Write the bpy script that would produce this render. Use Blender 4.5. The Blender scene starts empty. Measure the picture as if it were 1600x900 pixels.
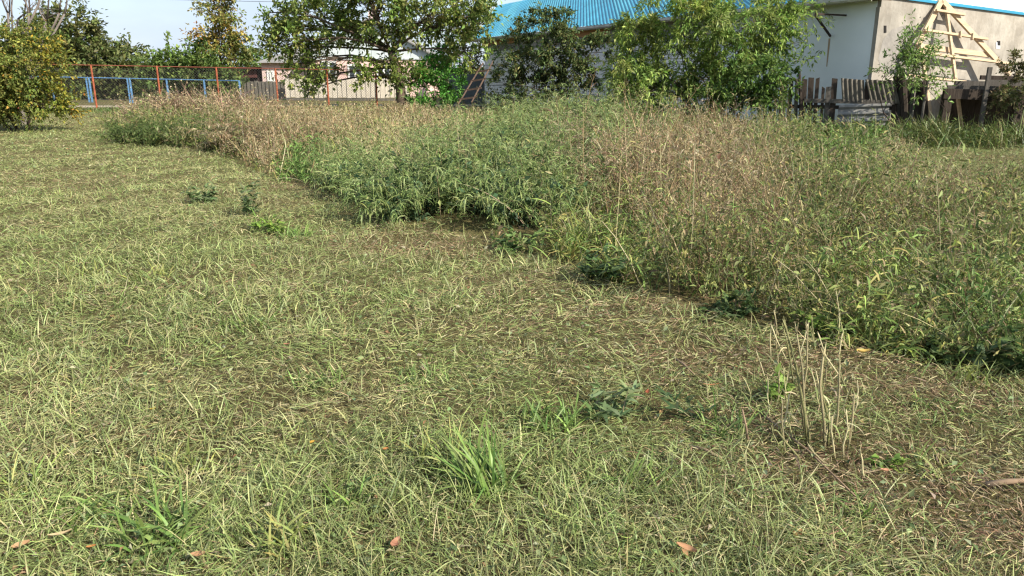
import bpy, math, random
import numpy as np
from mathutils import Vector

R = math.radians
rnd = random.Random(7)
rng = np.random.default_rng(11)
C = bpy.context.scene.collection
scene = bpy.context.scene

# ------------------------------------------------------------------ camera
F_PX = 1186.0
PITCH = math.atan(330 / F_PX)
CAM_H = 1.3
cam_data = bpy.data.cameras.new('camera')
cam_data.sensor_width = 36.0
cam_data.lens = 36.0 * F_PX / 1600.0
cam_data.clip_start = 0.05
cam_data.clip_end = 2000
cam = bpy.data.objects.new('camera', cam_data)
cam.location = (0, 0, CAM_H)
cam.rotation_euler = (math.pi / 2 - PITCH, 0, 0)
C.objects.link(cam)
scene.camera = cam

# ------------------------------------------------------------------ light
SUN_AZ = R(128)      # clockwise from +Y : right and a little behind the camera
SUN_EL = R(37)
world = bpy.data.worlds.new('World')
scene.world = world
world.use_nodes = True
wn, wl = world.node_tree.nodes, world.node_tree.links
wn.clear()
sky = wn.new('ShaderNodeTexSky')
sky.sky_type = 'NISHITA'
sky.sun_disc = False
sky.sun_elevation = SUN_EL
sky.sun_rotation = SUN_AZ
sky.air_density = 1.0
sky.dust_density = 1.2
wtc = wn.new('ShaderNodeTexCoord')
wmap = wn.new('ShaderNodeMapping')
wmap.inputs['Scale'].default_value = (1.0, 1.0, 3.2)
wno = wn.new('ShaderNodeTexNoise')
wno.inputs['Scale'].default_value = 2.6
wno.inputs['Detail'].default_value = 7
wno.inputs['Roughness'].default_value = 0.55
wr = wn.new('ShaderNodeValToRGB')
wr.color_ramp.elements[0].position = 0.36
wr.color_ramp.elements[0].color = (0.5, 0.5, 0.5, 1)
wr.color_ramp.elements[1].position = 0.66
wr.color_ramp.elements[1].color = (0.85, 0.85, 0.85, 1)
wmix = wn.new('ShaderNodeMixRGB')
wmix.inputs['Color2'].default_value = (3.05, 3.6, 4.6, 1)
bg = wn.new('ShaderNodeBackground')
bg.inputs['Strength'].default_value = 0.1
wo = wn.new('ShaderNodeOutputWorld')
wl.new(wtc.outputs['Generated'], wmap.inputs['Vector'])
wl.new(wmap.outputs['Vector'], wno.inputs['Vector'])
wl.new(wno.outputs['Fac'], wr.inputs['Fac'])
wl.new(wr.outputs['Color'], wmix.inputs['Fac'])
wl.new(sky.outputs['Color'], wmix.inputs['Color1'])
wl.new(wmix.outputs['Color'], bg.inputs['Color'])
wl.new(bg.outputs['Background'], wo.inputs['Surface'])

sun_data = bpy.data.lights.new('sun', 'SUN')
sun_data.energy = 3.9
sun_data.angle = R(0.6)
sun_data.color = (1.0, 0.93, 0.82)
sun = bpy.data.objects.new('sun', sun_data)
sdir = Vector((math.sin(SUN_AZ) * math.cos(SUN_EL), math.cos(SUN_AZ) * math.cos(SUN_EL), math.sin(SUN_EL)))
sun.rotation_euler = (-sdir).to_track_quat('-Z', 'Y').to_euler()
sun.location = (20, -10, 30)
C.objects.link(sun)

vs = scene.view_settings
vs.view_transform = 'Standard'
vs.look = 'None'
vs.exposure = 1.15
vs.gamma = 1.0
vs.use_curve_mapping = False
scene.cycles.filter_width = 1.3
scene.cycles.max_bounces = 6
scene.cycles.transparent_max_bounces = 4

# ------------------------------------------------------------------ picture -> place
_f = np.array([0, math.cos(PITCH), -math.sin(PITCH)])
_u = np.array([0, math.sin(PITCH), math.cos(PITCH)])
_r = np.array([1.0, 0, 0])
_o = np.array([0, 0, CAM_H])

def ray(x, y):
    return _r * (x - 800) / F_PX + _u * (450 - y) / F_PX + _f

def ground(x, y, z=0.0):
    d = ray(x, y)
    return _o + d * ((z - CAM_H) / d[2])

def atd(x, y, Y):
    d = ray(x, y)
    return _o + d * (Y / d[1])

def atplane(x, y, p, n):
    d = ray(x, y)
    return _o + d * (np.dot(np.asarray(p) - _o, n) / np.dot(d, n))

def proj(P):
    d = np.asarray(P) - _o
    c = np.maximum(d @ _f, 1e-3)
    return 800 + F_PX * (d @ _r) / c, 450 - F_PX * (d @ _u) / c

def ground_z(x, y):
    """gentle undulation of the plot, flat far away"""
    x = np.asarray(x, float); y = np.asarray(y, float)
    k = np.clip((38 - y) / 12, 0, 1) * np.clip((30 - np.abs(x)) / 8, 0, 1)
    return k * (0.022 * np.sin(x * 0.9 + 1.0) * np.sin(y * 0.7) + 0.018 * np.sin(x * 2.3 + y * 1.1) + 0.010 * np.sin(x * 5.1 - y * 3.7))

# ------------------------------------------------------------------ materials
MATS = {}

def new_mat(name):
    m = bpy.data.materials.new(name)
    m.use_nodes = True
    nt = m.node_tree
    return m, nt.nodes, nt.links, nt.nodes['Principled BSDF']

def mat_plain(name, col, rough=0.7, noise=0.25, scale=6.0, metal=0.0, bump=0.0, spec=0.3, stretch=(1, 1, 1), col2=None, bump_scale=None):
    """base colour broken up by two octaves of object-space noise"""
    if name in MATS:
        return MATS[name]
    m, n, l, b = new_mat(name)
    tc = n.new('ShaderNodeTexCoord')
    mp = n.new('ShaderNodeMapping'); mp.inputs['Scale'].default_value = stretch
    no = n.new('ShaderNodeTexNoise'); no.inputs['Scale'].default_value = scale
    no.inputs['Detail'].default_value = 8; no.inputs['Roughness'].default_value = 0.65
    rp = n.new('ShaderNodeValToRGB')
    lo = col2 if col2 else tuple(c * (1 - noise) for c in col)
    hi = tuple(min(1, c * (1 + noise * 0.6)) for c in col)
    rp.color_ramp.elements[0].position = 0.33; rp.color_ramp.elements[0].color = (*lo, 1)
    rp.color_ramp.elements[1].position = 0.67; rp.color_ramp.elements[1].color = (*hi, 1)
    l.new(tc.outputs['Object'], mp.inputs['Vector'])
    l.new(mp.outputs['Vector'], no.inputs['Vector'])
    l.new(no.outputs['Fac'], rp.inputs['Fac'])
    l.new(rp.outputs['Color'], b.inputs['Base Color'])
    b.inputs['Roughness'].default_value = rough
    b.inputs['Metallic'].default_value = metal
    b.inputs['Specular IOR Level'].default_value = spec
    if bump:
        bn = n.new('ShaderNodeTexNoise'); bn.inputs['Scale'].default_value = bump_scale or scale * 5
        bn.inputs['Detail'].default_value = 6
        bp = n.new('ShaderNodeBump'); bp.inputs['Strength'].default_value = bump; bp.inputs['Distance'].default_value = 0.02
        l.new(mp.outputs['Vector'], bn.inputs['Vector'])
        l.new(bn.outputs['Fac'], bp.inputs['Height'])
        l.new(bp.outputs['Normal'], b.inputs['Normal'])
    MATS[name] = m
    return m

def mat_leaf(name, transl=0.3, rough=0.55, spec=0.25):
    """plant matter: own colour per blade or leaf, light passing through"""
    if name in MATS:
        return MATS[name]
    m, n, l, b = new_mat(name)
    at = n.new('ShaderNodeAttribute'); at.attribute_name = 'Col'
    l.new(at.outputs['Color'], b.inputs['Base Color'])
    b.inputs['Roughness'].default_value = rough
    b.inputs['Specular IOR Level'].default_value = spec
    tr = n.new('ShaderNodeBsdfTranslucent')
    l.new(at.outputs['Color'], tr.inputs['Color'])
    mx = n.new('ShaderNodeMixShader'); mx.inputs['Fac'].default_value = transl
    l.new(b.outputs['BSDF'], mx.inputs[1]); l.new(tr.outputs['BSDF'], mx.inputs[2])
    l.new(mx.outputs['Shader'], n['Material Output'].inputs['Surface'])
    MATS[name] = m
    return m

LEAF = mat_leaf('leaf_matter', 0.36)
BLADE = mat_leaf('grass_blades', 0.22, 0.5, 0.35)
STRAW = mat_leaf('dry_straw', 0.12, 0.75, 0.15)

# ------------------------------------------------------------------ object helpers
def tag(o, label=None, cat=None, group=None, kind=None):
    if label: o['label'] = label
    if cat: o['category'] = cat
    if group: o['group'] = group
    if kind: o['kind'] = kind
    return o

def thing(name, label, cat, loc=(0, 0, 0), group=None, rotz=0.0):
    o = bpy.data.objects.new(name, None)
    o.empty_display_size = 0.2
    o.location = tuple(float(v) for v in loc)
    o.rotation_euler = (0, 0, rotz)
    C.objects.link(o)
    return tag(o, label, cat, group)

class MB:
    """collects boxes, bars, tubes and prisms in world coordinates"""
    def __init__(s):
        s.v = []; s.f = []
    def add(s, vs_, fs):
        b = len(s.v)
        s.v += [tuple(float(c) for c in p) for p in vs_]
        s.f += [tuple(b + i for i in q) for q in fs]
        return s
    def hexa(s, p):
        return s.add(p, [(0, 3, 2, 1), (4, 5, 6, 7), (0, 1, 5, 4), (1, 2, 6, 5), (2, 3, 7, 6), (3, 0, 4, 7)])
    def box(s, x0, x1, y0, y1, z0, z1):
        return s.hexa([(x0, y0, z0), (x1, y0, z0), (x1, y1, z0), (x0, y1, z0), (x0, y0, z1), (x1, y0, z1), (x1, y1, z1), (x0, y1, z1)])
    def bar(s, a, b, w, t, nrm=(0, -1, 0)):
        """rectangular bar from a to b: w across, t along the normal"""
        a = np.asarray(a, float); b = np.asarray(b, float); n = np.asarray(nrm, float)
        d = b - a; d /= np.linalg.norm(d)
        sd = np.cross(d, n); sd /= np.linalg.norm(sd)
        n = np.cross(sd, d)
        w /= 2; t /= 2
        q = lambda p: [p - sd * w - n * t, p + sd * w - n * t, p + sd * w + n * t, p - sd * w + n * t]
        return s.hexa(q(a) + q(b))
    def tube(s, pts, rad, k=6):
        pts = [np.asarray(p, float) for p in pts]
        if not hasattr(rad, '__len__'):
            rad = [rad] * len(pts)
        vv = []; ff = []
        for i, p in enumerate(pts):
            d = pts[min(i + 1, len(pts) - 1)] - pts[max(i - 1, 0)]
            d /= (np.linalg.norm(d) + 1e-9)
            a = np.cross(d, (0, 0, 1) if abs(d[2]) < 0.9 else (1, 0, 0)); a /= np.linalg.norm(a)
            b = np.cross(d, a)
            for j in range(k):
                t = 2 * math.pi * j / k
                vv.append(p + rad[i] * (a * math.cos(t) + b * math.sin(t)))
        for i in range(len(pts) - 1):
            for j in range(k):
                ff.append((i * k + j, i * k + (j + 1) % k, (i + 1) * k + (j + 1) % k, (i + 1) * k + j))
        ff.append(tuple(range(k))[::-1]); ff.append(tuple((len(pts) - 1) * k + j for j in range(k)))
        return s.add(vv, ff)
    def build(s, name, mat, parent=None, smooth=False, local=True):
        me = bpy.data.meshes.new(name)
        off = Vector((0, 0, 0))
        if parent is not None:
            off = world_loc(parent)
        me.from_pydata([(p[0] - off.x, p[1] - off.y, p[2] - off.z) for p in s.v], [], s.f)
        me.materials.append(mat)
        if smooth:
            me.polygons.foreach_set('use_smooth', [True] * len(me.polygons))
        me.update()
        o = bpy.data.objects.new(name, me)
        C.objects.link(o)
        if parent is not None:
            o.parent = parent
        return o

def world_loc(o):
    v = Vector((0, 0, 0))
    while o is not None:
        v += o.location
        o = o.parent
    return v

def mesh_np(name, chunks, mat, parent=None, kind=None, smooth=True):
    """chunks: list of (V (n,3), Col (n,3), quads (q,4) or None, tris (t,3) or None)"""
    off = 0; VV = []; CC = []; LI = []; LT = []
    for V, Cc, Q, T in chunks:
        VV.append(V); CC.append(Cc)
        if Q is not None and len(Q):
            LI.append((Q + off).ravel()); LT.append(np.full(len(Q), 4, np.int32))
        if T is not None and len(T):
            LI.append((T + off).ravel()); LT.append(np.full(len(T), 3, np.int32))
        off += len(V)
    V = np.concatenate(VV).astype(np.float32); Cc = np.clip(np.concatenate(CC), 0.003, 0.95).astype(np.float32)
    LI = np.concatenate(LI).astype(np.int32); LT = np.concatenate(LT)
    if parent is not None:
        V = V - np.array(world_loc(parent), np.float32)
    me = bpy.data.meshes.new(name)
    me.vertices.add(len(V)); me.vertices.foreach_set('co', V.ravel())
    me.loops.add(len(LI)); me.loops.foreach_set('vertex_index', LI)
    me.polygons.add(len(LT))
    st = np.zeros(len(LT), np.int32); st[1:] = np.cumsum(LT)[:-1]
    me.polygons.foreach_set('loop_start', st)
    me.polygons.foreach_set('use_smooth', np.full(len(LT), smooth))
    ca = me.color_attributes.new('Col', 'FLOAT_COLOR', 'POINT')
    ca.data.foreach_set('color', np.concatenate([Cc, np.ones((len(Cc), 1), np.float32)], 1).ravel())
    me.materials.append(mat)
    me.update(calc_edges=True)
    o = bpy.data.objects.new(name, me)
    C.objects.link(o)
    if parent is not None:
        o.parent = parent
    if kind:
        o['kind'] = kind
    return o

def strands(B, az, el, droop, L, W, col, tip=None, S=3, twist=None, curl=0.0):
    """N tapered ribbons. returns chunk and the ring points (N,S+1,3)"""
    N = len(B)
    az = np.broadcast_to(az, N).astype(float).copy(); el = np.broadcast_to(el, N).astype(float)
    L = np.broadcast_to(L, N).astype(float); W = np.broadcast_to(W, N).astype(float)
    droop = np.broadcast_to(droop, N).astype(float)
    if twist is None:
        twist = rng.uniform(-0.9, 0.9, N)
    cz = rng.normal(0, 1, N) * curl
    P = np.zeros((N, S + 1, 3)); P[:, 0] = B
    D = []
    for s in range(S):
        e = el - droop * (s + 0.5) / S
        a = az + cz * s / S
        d = np.stack([np.cos(e) * np.cos(a), np.cos(e) * np.sin(a), np.sin(e)], 1)
        D.append(d)
        P[:, s + 1] = P[:, s] + d * (L / S)[:, None]
    side = np.stack([-np.sin(az), np.cos(az), np.zeros(N)], 1)
    nn = np.cross(D[0], side)
    side = side * np.cos(twist)[:, None] + nn * np.sin(twist)[:, None]
    V = np.zeros((N, 2 * S + 1, 3))
    for s in range(S):
        w = W * (0.75 + 0.25 * (s > 0)) * (1 - (s / S) ** 2 * 0.75) * 0.5
        V[:, 2 * s] = P[:, s] - side * w[:, None]
        V[:, 2 * s + 1] = P[:, s] + side * w[:, None]
    V[:, 2 * S] = P[:, S]
    K = 2 * S + 1
    col = np.broadcast_to(col, (N, 3))
    tip = col if tip is None else np.broadcast_to(tip, (N, 3))
    Cc = np.zeros((N, K, 3))
    for s in range(S + 1):
        t = s / S
        c = col * (1 - t) + tip * t
        if s < S:
            Cc[:, 2 * s] = c; Cc[:, 2 * s + 1] = c
        else:
            Cc[:, 2 * S] = c
    base = (np.arange(N) * K)[:, None]
    Q = None
    if S > 1:
        Q = np.concatenate([base + np.array([[2 * s, 2 * s + 1, 2 * s + 3, 2 * s + 2]]) for s in range(S - 1)])
    T = base + np.array([[2 * S - 2, 2 * S - 1, 2 * S]])
    return (V.reshape(-1, 3), Cc.reshape(-1, 3), Q, T), P

def leaves(P, A, L, W, col, fold=0.25, roll=None):
    """N folded lozenge leaves growing from P along A"""
    N = len(P)
    A = A / (np.linalg.norm(A, axis=1, keepdims=True) + 1e-9)
    up = rng.normal(0, 0.5, (N, 3)) + np.array([0, 0, 1.0])
    sd = np.cross(A, up); sd /= (np.linalg.norm(sd, axis=1, keepdims=True) + 1e-9)
    nn = np.cross(sd, A)
    L = np.broadcast_to(L, N)[:, None]; W = np.broadcast_to(W, N)[:, None]
    V = np.zeros((N, 4, 3))
    V[:, 0] = P
    V[:, 1] = P + A * L * 0.45 - sd * W * 0.5 + nn * W * fold
    V[:, 2] = P + A * L - nn * L * 0.12
    V[:, 3] = P + A * L * 0.45 + sd * W * 0.5 + nn * W * fold
    Cc = np.repeat(np.broadcast_to(col, (N, 3))[:, None], 4, 1)
    b = (np.arange(N) * 4)[:, None]
    T = np.concatenate([b + np.array([[0, 3, 2]]), b + np.array([[0, 2, 1]])])
    return (V.reshape(-1, 3), Cc.reshape(-1, 3), None, T)

def pick(palette, N, var=0.18, w=None):
    pal = np.array(palette, float)
    i = rng.choice(len(pal), N, p=None if w is None else np.array(w) / np.sum(w))
    c = pal[i] * rng.normal(1, var, (N, 1)) * rng.normal(1, 0.06, (N, 3))
    return np.clip(c, 0.004, 0.9)

def vnoise(x, y, s, seed=0):
    """smooth value noise on arrays"""
    g = np.random.default_rng(seed).random((64, 64))
    x = np.asarray(x) / s + 1000; y = np.asarray(y) / s + 1000
    xi = np.floor(x).astype(int); yi = np.floor(y).astype(int)
    fx = x - xi; fy = y - yi
    fx = fx * fx * (3 - 2 * fx); fy = fy * fy * (3 - 2 * fy)
    q = lambda i, j: g[i % 64, j % 64]
    return (q(xi, yi) * (1 - fx) + q(xi + 1, yi) * fx) * (1 - fy) + (q(xi, yi + 1) * (1 - fx) + q(xi + 1, yi + 1) * fx) * fy

def inpoly(x, y, poly):
    r = np.zeros(len(x), bool); n = len(poly)
    for i in range(n):
        x0, y0 = poly[i]; x1, y1 = poly[(i + 1) % n]
        c = ((y0 > y) != (y1 > y)) & (x < (x1 - x0) * (y - y0) / (y1 - y0 + 1e-12) + x0)
        r ^= c
    return r

# ================================================================== THE SETTING
# ---- ground
gx = np.unique(np.concatenate([np.linspace(-400, -30, 12), np.linspace(-30, 30, 121), np.linspace(30, 400, 12)]))
gy = np.unique(np.concatenate([np.linspace(-60, -2, 8), np.linspace(-2, 40, 120), np.linspace(40, 600, 20)]))
GX, GY = np.meshgrid(gx, gy)
GZ = ground_z(GX, GY)
Vg = np.stack([GX, GY, GZ], 2).reshape(-1, 3)
nx = len(gx)
ii, jj = np.meshgrid(np.arange(len(gy) - 1), np.arange(nx - 1), indexing='ij')
q0 = (ii * nx + jj).ravel()
Qg = np.stack([q0, q0 + 1, q0 + nx + 1, q0 + nx], 1)
mg, n, l, b = new_mat('soil_and_thatch')
tc = n.new('ShaderNodeTexCoord')
n1 = n.new('ShaderNodeTexNoise'); n1.inputs['Scale'].default_value = 0.55; n1.inputs['Detail'].default_value = 9; n1.inputs['Roughness'].default_value = 0.7
n2 = n.new('ShaderNodeTexNoise'); n2.inputs['Scale'].default_value = 60; n2.inputs['Detail'].default_value = 8; n2.inputs['Roughness'].default_value = 0.75
r1 = n.new('ShaderNodeValToRGB')
r1.color_ramp.elements[0].position = 0.35; r1.color_ramp.elements[0].color = (0.15, 0.12, 0.062, 1)
r1.color_ramp.elements[1].position = 0.62; r1.color_ramp.elements[1].color = (0.12, 0.125, 0.05, 1)
r2 = n.new('ShaderNodeValToRGB')
r2.color_ramp.elements[0].position = 0.32; r2.color_ramp.elements[0].color = (0.22, 0.2, 0.18, 1)
r2.color_ramp.elements[1].position = 0.68; r2.color_ramp.elements[1].color = (1.6, 1.5, 1.35, 1)
mu = n.new('ShaderNodeMixRGB'); mu.blend_type = 'MULTIPLY'; mu.inputs['Fac'].default_value = 1
bp = n.new('ShaderNodeBump'); bp.inputs['Strength'].default_value = 0.9; bp.inputs['Distance'].default_value = 0.03
l.new(tc.outputs['Object'], n1.inputs['Vector']); l.new(tc.outputs['Object'], n2.inputs['Vector'])
l.new(n1.outputs['Fac'], r1.inputs['Fac']); l.new(n2.outputs['Fac'], r2.inputs['Fac'])
l.new(r1.outputs['Color'], mu.inputs['Color1']); l.new(r2.outputs['Color'], mu.inputs['Color2'])
l.new(mu.outputs['Color'], b.inputs['Base Color']); l.new(n2.outputs['Fac'], bp.inputs['Height']); l.new(bp.outputs['Normal'], b.inputs['Normal'])
b.inputs['Roughness'].default_value = 0.95; b.inputs['Specular IOR Level'].default_value = 0.1
mesh_np('ground', [(Vg, np.full((len(Vg), 3), 0.1), Qg, None)], mg, kind='structure')

# ---- dirt road beyond the red fence
rp_ = []
m_road = mat_plain('pale_dirt', (0.36, 0.30, 0.21), 0.95, 0.35, 1.4, bump=0.5, spec=0.1)
mb = MB()
N = 60
for i in range(N + 1):
    t = i / N
    x = -60 + 75 * t; y = 33.2 + 4.2 * (x + 24) / 24 if x > -60 else 30
    y = 35.0 + 0.10 * (x + 16.5)
    mb.v += [(x, y - 1.3 + 0.25 * math.sin(x * 0.7), 0.03), (x, y + 1.3 + 0.2 * math.sin(x * 0.5 + 1), 0.03)]
for i in range(N):
    mb.f.append((2 * i, 2 * i + 2, 2 * i + 3, 2 * i + 1))
o = mb.build('dirt_road', m_road); o['kind'] = 'structure'

# ================================================================== LONG BUILDING
EAVE = 2.9
A3 = ground(757, 64, EAVE); C3 = ground(1378, 0, EAVE)
A2 = A3[:2]; C2 = C3[:2]
bd = (C2 - A2); BL = float(np.hypot(*bd)); bd = bd / BL           # along the front wall, towards the camera
bn = np.array([-bd[1], bd[0]])                                    # inwards
def bpnt(s, t, z):
    """building frame: s along the front wall from its far corner, t inwards (negative = outside)"""
    p = A2 + bd * s + bn * t
    return (p[0], p[1], z)
def bbox(m, s0, s1, t0, t1, z0, z1):
    return m.hexa([bpnt(s0, t0, z0), bpnt(s1, t0, z0), bpnt(s1, t1, z0), bpnt(s0, t1, z0),
                   bpnt(s0, t0, z1), bpnt(s1, t0, z1), bpnt(s1, t1, z1), bpnt(s0, t1, z1)])
DEPTH = 9.6
bld = thing('long_building', 'long low building of pale blocks with bright blue corrugated roof and beige plastered end', 'building', bpnt(BL / 2, DEPTH / 2, 0))
m_block = mat_plain('aerated_block', (0.84, 0.82, 0.79), 0.9, 0.22, 2.5, bump=0.35, spec=0.15)
m_mortar = mat_plain('grey_mortar', (0.30, 0.29, 0.28), 0.95, 0.3, 4, bump=0.4)
m_clay = mat_plain('orange_clay_beam', (0.50, 0.27, 0.13), 0.85, 0.3, 5, bump=0.2)
m_beige = mat_plain('beige_plaster', (0.42, 0.385, 0.325), 0.92, 0.3, 0.9, bump=0.5, spec=0.12, bump_scale=9)
_n, _l = m_beige.node_tree.nodes, m_beige.node_tree.links      # long damp streaks and grey blotches of old render
_b = _n['Principled BSDF']; _src = _b.inputs['Base Color'].links[0].from_socket
_tc = _n.new('ShaderNodeTexCoord'); _mp = _n.new('ShaderNodeMapping'); _mp.inputs['Scale'].default_value = (0.9, 0.9, 0.5)
_no = _n.new('ShaderNodeTexNoise'); _no.inputs['Scale'].default_value = 2.2; _no.inputs['Detail'].default_value = 10; _no.inputs['Roughness'].default_value = 0.72
_rp = _n.new('ShaderNodeValToRGB'); _rp.color_ramp.elements[0].position = 0.42; _rp.color_ramp.elements[0].color = (0.70, 0.68, 0.66, 1); _rp.color_ramp.elements[1].position = 0.58; _rp.color_ramp.elements[1].color = (1, 1, 1, 1)
_mx = _n.new('ShaderNodeMixRGB'); _mx.blend_type = 'MULTIPLY'; _mx.inputs['Fac'].default_value = 0.8
_l.new(_tc.outputs['Object'], _mp.inputs['Vector']); _l.new(_mp.outputs['Vector'], _no.inputs['Vector']); _l.new(_no.outputs['Fac'], _rp.inputs['Fac'])
_l.new(_src, _mx.inputs['Color1']); _l.new(_rp.outputs['Color'], _mx.inputs['Color2']); _l.new(_mx.outputs['Color'], _b.inputs['Base Color'])
m_blue = mat_plain('blue_painted_steel', (0.022, 0.25, 0.40), 0.5, 0.12, 0.8, spec=0.5)
m_blues = [mat_plain('faded_blue_steel', (0.055, 0.265, 0.365), 0.6, 0.25, 0.7, spec=0.3), mat_plain('blue_sheet_steel', (0.045, 0.245, 0.35), 0.55, 0.2, 0.9, spec=0.35), mat_plain('chalky_blue_steel', (0.07, 0.285, 0.375), 0.65, 0.25, 0.6, spec=0.3)]
m_white_sheet = mat_plain('white_painted_steel', (0.72, 0.74, 0.76), 0.4, 0.08, 1.0, spec=0.5)
m_gutter = mat_plain('dirty_white_gutter', (0.50, 0.48, 0.43), 0.6, 0.3, 3)
m_iron = mat_plain('rusty_iron', (0.05, 0.032, 0.025), 0.8, 0.5, 20, bump=0.2)
# pale blue limewash with the rust run below the bracket
m_wash, n, l, b = new_mat('pale_blue_limewash')
tc = n.new('ShaderNodeTexCoord')
no = n.new('ShaderNodeTexNoise'); no.inputs['Scale'].default_value = 0.8; no.inputs['Detail'].default_value = 9; no.inputs['Roughness'].default_value = 0.6
rp = n.new('ShaderNodeValToRGB')
rp.color_ramp.elements[0].position = 0.3; rp.color_ramp.elements[0].color = (0.72, 0.77, 0.76, 1)
rp.color_ramp.elements[1].position = 0.7; rp.color_ramp.elements[1].color = (0.82, 0.86, 0.85, 1)
l.new(tc.outputs['Object'], no.inputs['Vector']); l.new(no.outputs['Fac'], rp.inputs['Fac'])
l.new(rp.outputs['Color'], b.inputs['Base Color'])
b.inputs['Roughness'].default_value = 0.92; b.inputs['Specular IOR Level'].default_value = 0.1

S_SPLIT = 0.0
for s in np.linspace(0, BL, 400):       # where the block wall gives way to plaster, read at picture x = 1120
    if proj(np.array(bpnt(s, 0, 1.5)))[0] < 1120:
        S_SPLIT = s
# walls: a mortar-grey core carries the blocks, the plaster stretches to the near corner
m = MB(); bbox(m, 0.02, S_SPLIT, 0.02, 0.3, 0, EAVE); m.build('block_wall_core', m_mortar, bld)
m = MB(); bbox(m, S_SPLIT, BL - 0.10, -0.01, 0.3, 0, EAVE); m.build('limewashed_wall', m_wash, bld)['label'] = 'pale blue limewashed stretch of the front wall'
m = MB(); bbox(m, BL - 0.10, BL, -0.03, DEPTH, 0, EAVE - 0.14); m.build('end_wall', m_beige, bld)
m = MB(); bbox(m, 0, 0.3, 0.3, DEPTH, 0, EAVE); m.build('far_end_wall', m_mortar, bld)
m = MB(); bbox(m, 0.3, BL - 0.32, DEPTH - 0.3, DEPTH, 0, EAVE); m.build('back_wall', m_mortar, bld)
# blocks
BH, BW = 0.30, 0.62
blk = bpy.data.meshes.new('block')
def block_mesh(w):
    m_ = MB()
    g = 0.012; e = 0.012
    c = [(g, 0), (w - g, 0)]
    x0, x1, z0, z1 = g, w - g, g, BH - g
    m_.add([(x0, 0.06, z0), (x1, 0.06, z0), (x1, 0.06, z1), (x0, 0.06, z1),
            (x0, -0.012, z0), (x1, -0.012, z0), (x1, -0.012, z1), (x0, -0.012, z1),
            (x0 + e, -0.022, z0 + e), (x1 - e, -0.022, z0 + e), (x1 - e, -0.022, z1 - e), (x0 + e, -0.022, z1 - e)],
           [(0, 4, 5, 1), (1, 5, 6, 2), (2, 6, 7, 3), (3, 7, 4, 0), (4, 8, 9, 5), (5, 9, 10, 6), (6, 10, 11, 7), (7, 11, 8, 4), (8, 11, 10, 9)])
    me = bpy.data.meshes.new('block'); me.from_pydata(m_.v, [], m_.f); me.materials.append(m_block); me.update()
    return me
bm_full, bm_half = block_mesh(BW), block_mesh(BW / 2)
bang = math.atan2(bd[1], bd[0])
bl0 = world_loc(bld)
rows = int((EAVE - 0.32) / BH)
for r in range(rows + 1):
    s = 0.0 if r % 2 == 0 else -0.0
    first = r % 2 == 1
    z = 0.02 + r * BH
    if z + BH > EAVE - 0.22:
        continue
    while s + BW / 2 <= S_SPLIT:
        me = bm_half if (first or s + BW > S_SPLIT) else bm_full
        w = BW / 2 if me is bm_half else BW
        first = False
        p = bpnt(s, 0.0 + rnd.uniform(-0.006, 0.004), z)
        o = bpy.data.objects.new('block', me); C.objects.link(o); o.parent = bld
        o.location = (p[0] - bl0.x, p[1] - bl0.y, p[2] - bl0.z)
        o.rotation_euler = (rnd.uniform(-0.006, 0.006), rnd.uniform(-0.004, 0.004), bang + rnd.uniform(-0.005, 0.005))
        s += w
# clay lintel beams under the eaves
for x0, x1 in ((758, 806), (886, 952)):
    s0 = s1 = 0
    for s in np.linspace(0, BL, 600):
        q = proj(np.array(bpnt(s, 0, EAVE - 0.1)))[0]
        if q < x0: s0 = s
        if q < x1: s1 = s
    m = MB(); bbox(m, max(s0, 0.0), s1, -0.05, 0.02, EAVE - 0.21, EAVE + 0.0); m.build('clay_beam', m_clay, bld)
# beige corner strip and end-wall pock marks
m = MB(); bbox(m, BL - 0.34, BL - 0.0, -0.034, -0.03, 0, EAVE - 0.16)
# roof: front slope of ribbed sheets, back slope plain
PIT = R(24); OVER = 0.42
tanp = math.tan(PIT)
def roof_z(t): return EAVE + 0.27 + (t) * tanp
TR = DEPTH / 2
_pl_n = np.array([-bn[0] * tanp, -bn[1] * tanp, 1.0]); _pl_p = np.array(bpnt(0, 0, roof_z(0)))
_v0 = atplane(750, 52, _pl_p, _pl_n); _v1 = atplane(785, 0, _pl_p, _pl_n)
SK = float(np.dot((_v1 - _v0)[:2], bd) / np.dot((_v1 - _v0)[:2], bn)) * (TR + OVER)      # the ribs are not quite square to the eaves
def rib_sheet(m_, s0, s1, t0, t1, rib=0.2, amp=0.013, sk=0.0, up=0.0):
    """ribbed sheet, skewed by sk along s over its length"""
    nrib = max(1, int(round((s1 - s0) / rib)))
    vv = []
    for i in range(nrib * 4 + 1):
        s = s0 + (s1 - s0) * i / (nrib * 4)
        h = (0, amp, amp, 0)[i % 4] * 2
        f_ = min(max((s - (BL + 0.25)) / max(-sk, 1e-6), 0.0), 0.98) if sk < 0 else 0.0      # cut along the gable end
        tt = t0 + (t1 - t0) * f_
        vv += [bpnt(s + sk * f_, tt, roof_z(tt) + h + up), bpnt(s + sk, t1, roof_z(t1) + h + up)]
    ff = [(2 * i, 2 * i + 2, 2 * i + 3, 2 * i + 1) for i in range(nrib * 4)]
    m_.add(vv, ff)
roof = MB()
bbox(roof, -0.15, BL + 0.05, -OVER + 0.04, -OVER + 0.06, roof_z(-OVER) - 0.12, roof_z(-OVER) - 0.02)
roof_o = roof.build('roof', m_gutter, bld)
sheetw = 1.1
s = -0.25; k = 0
while s < BL - SK + 0.2:
    m = MB(); e = s + sheetw
    rib_sheet(m, s, e, -OVER, TR, sk=SK, up=0.004 * (k % 2))
    m.build('roof_sheet', m_blues[(k * 7 + k // 3) % 3], roof_o); s += sheetw; k += 1
m = MB()
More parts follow.
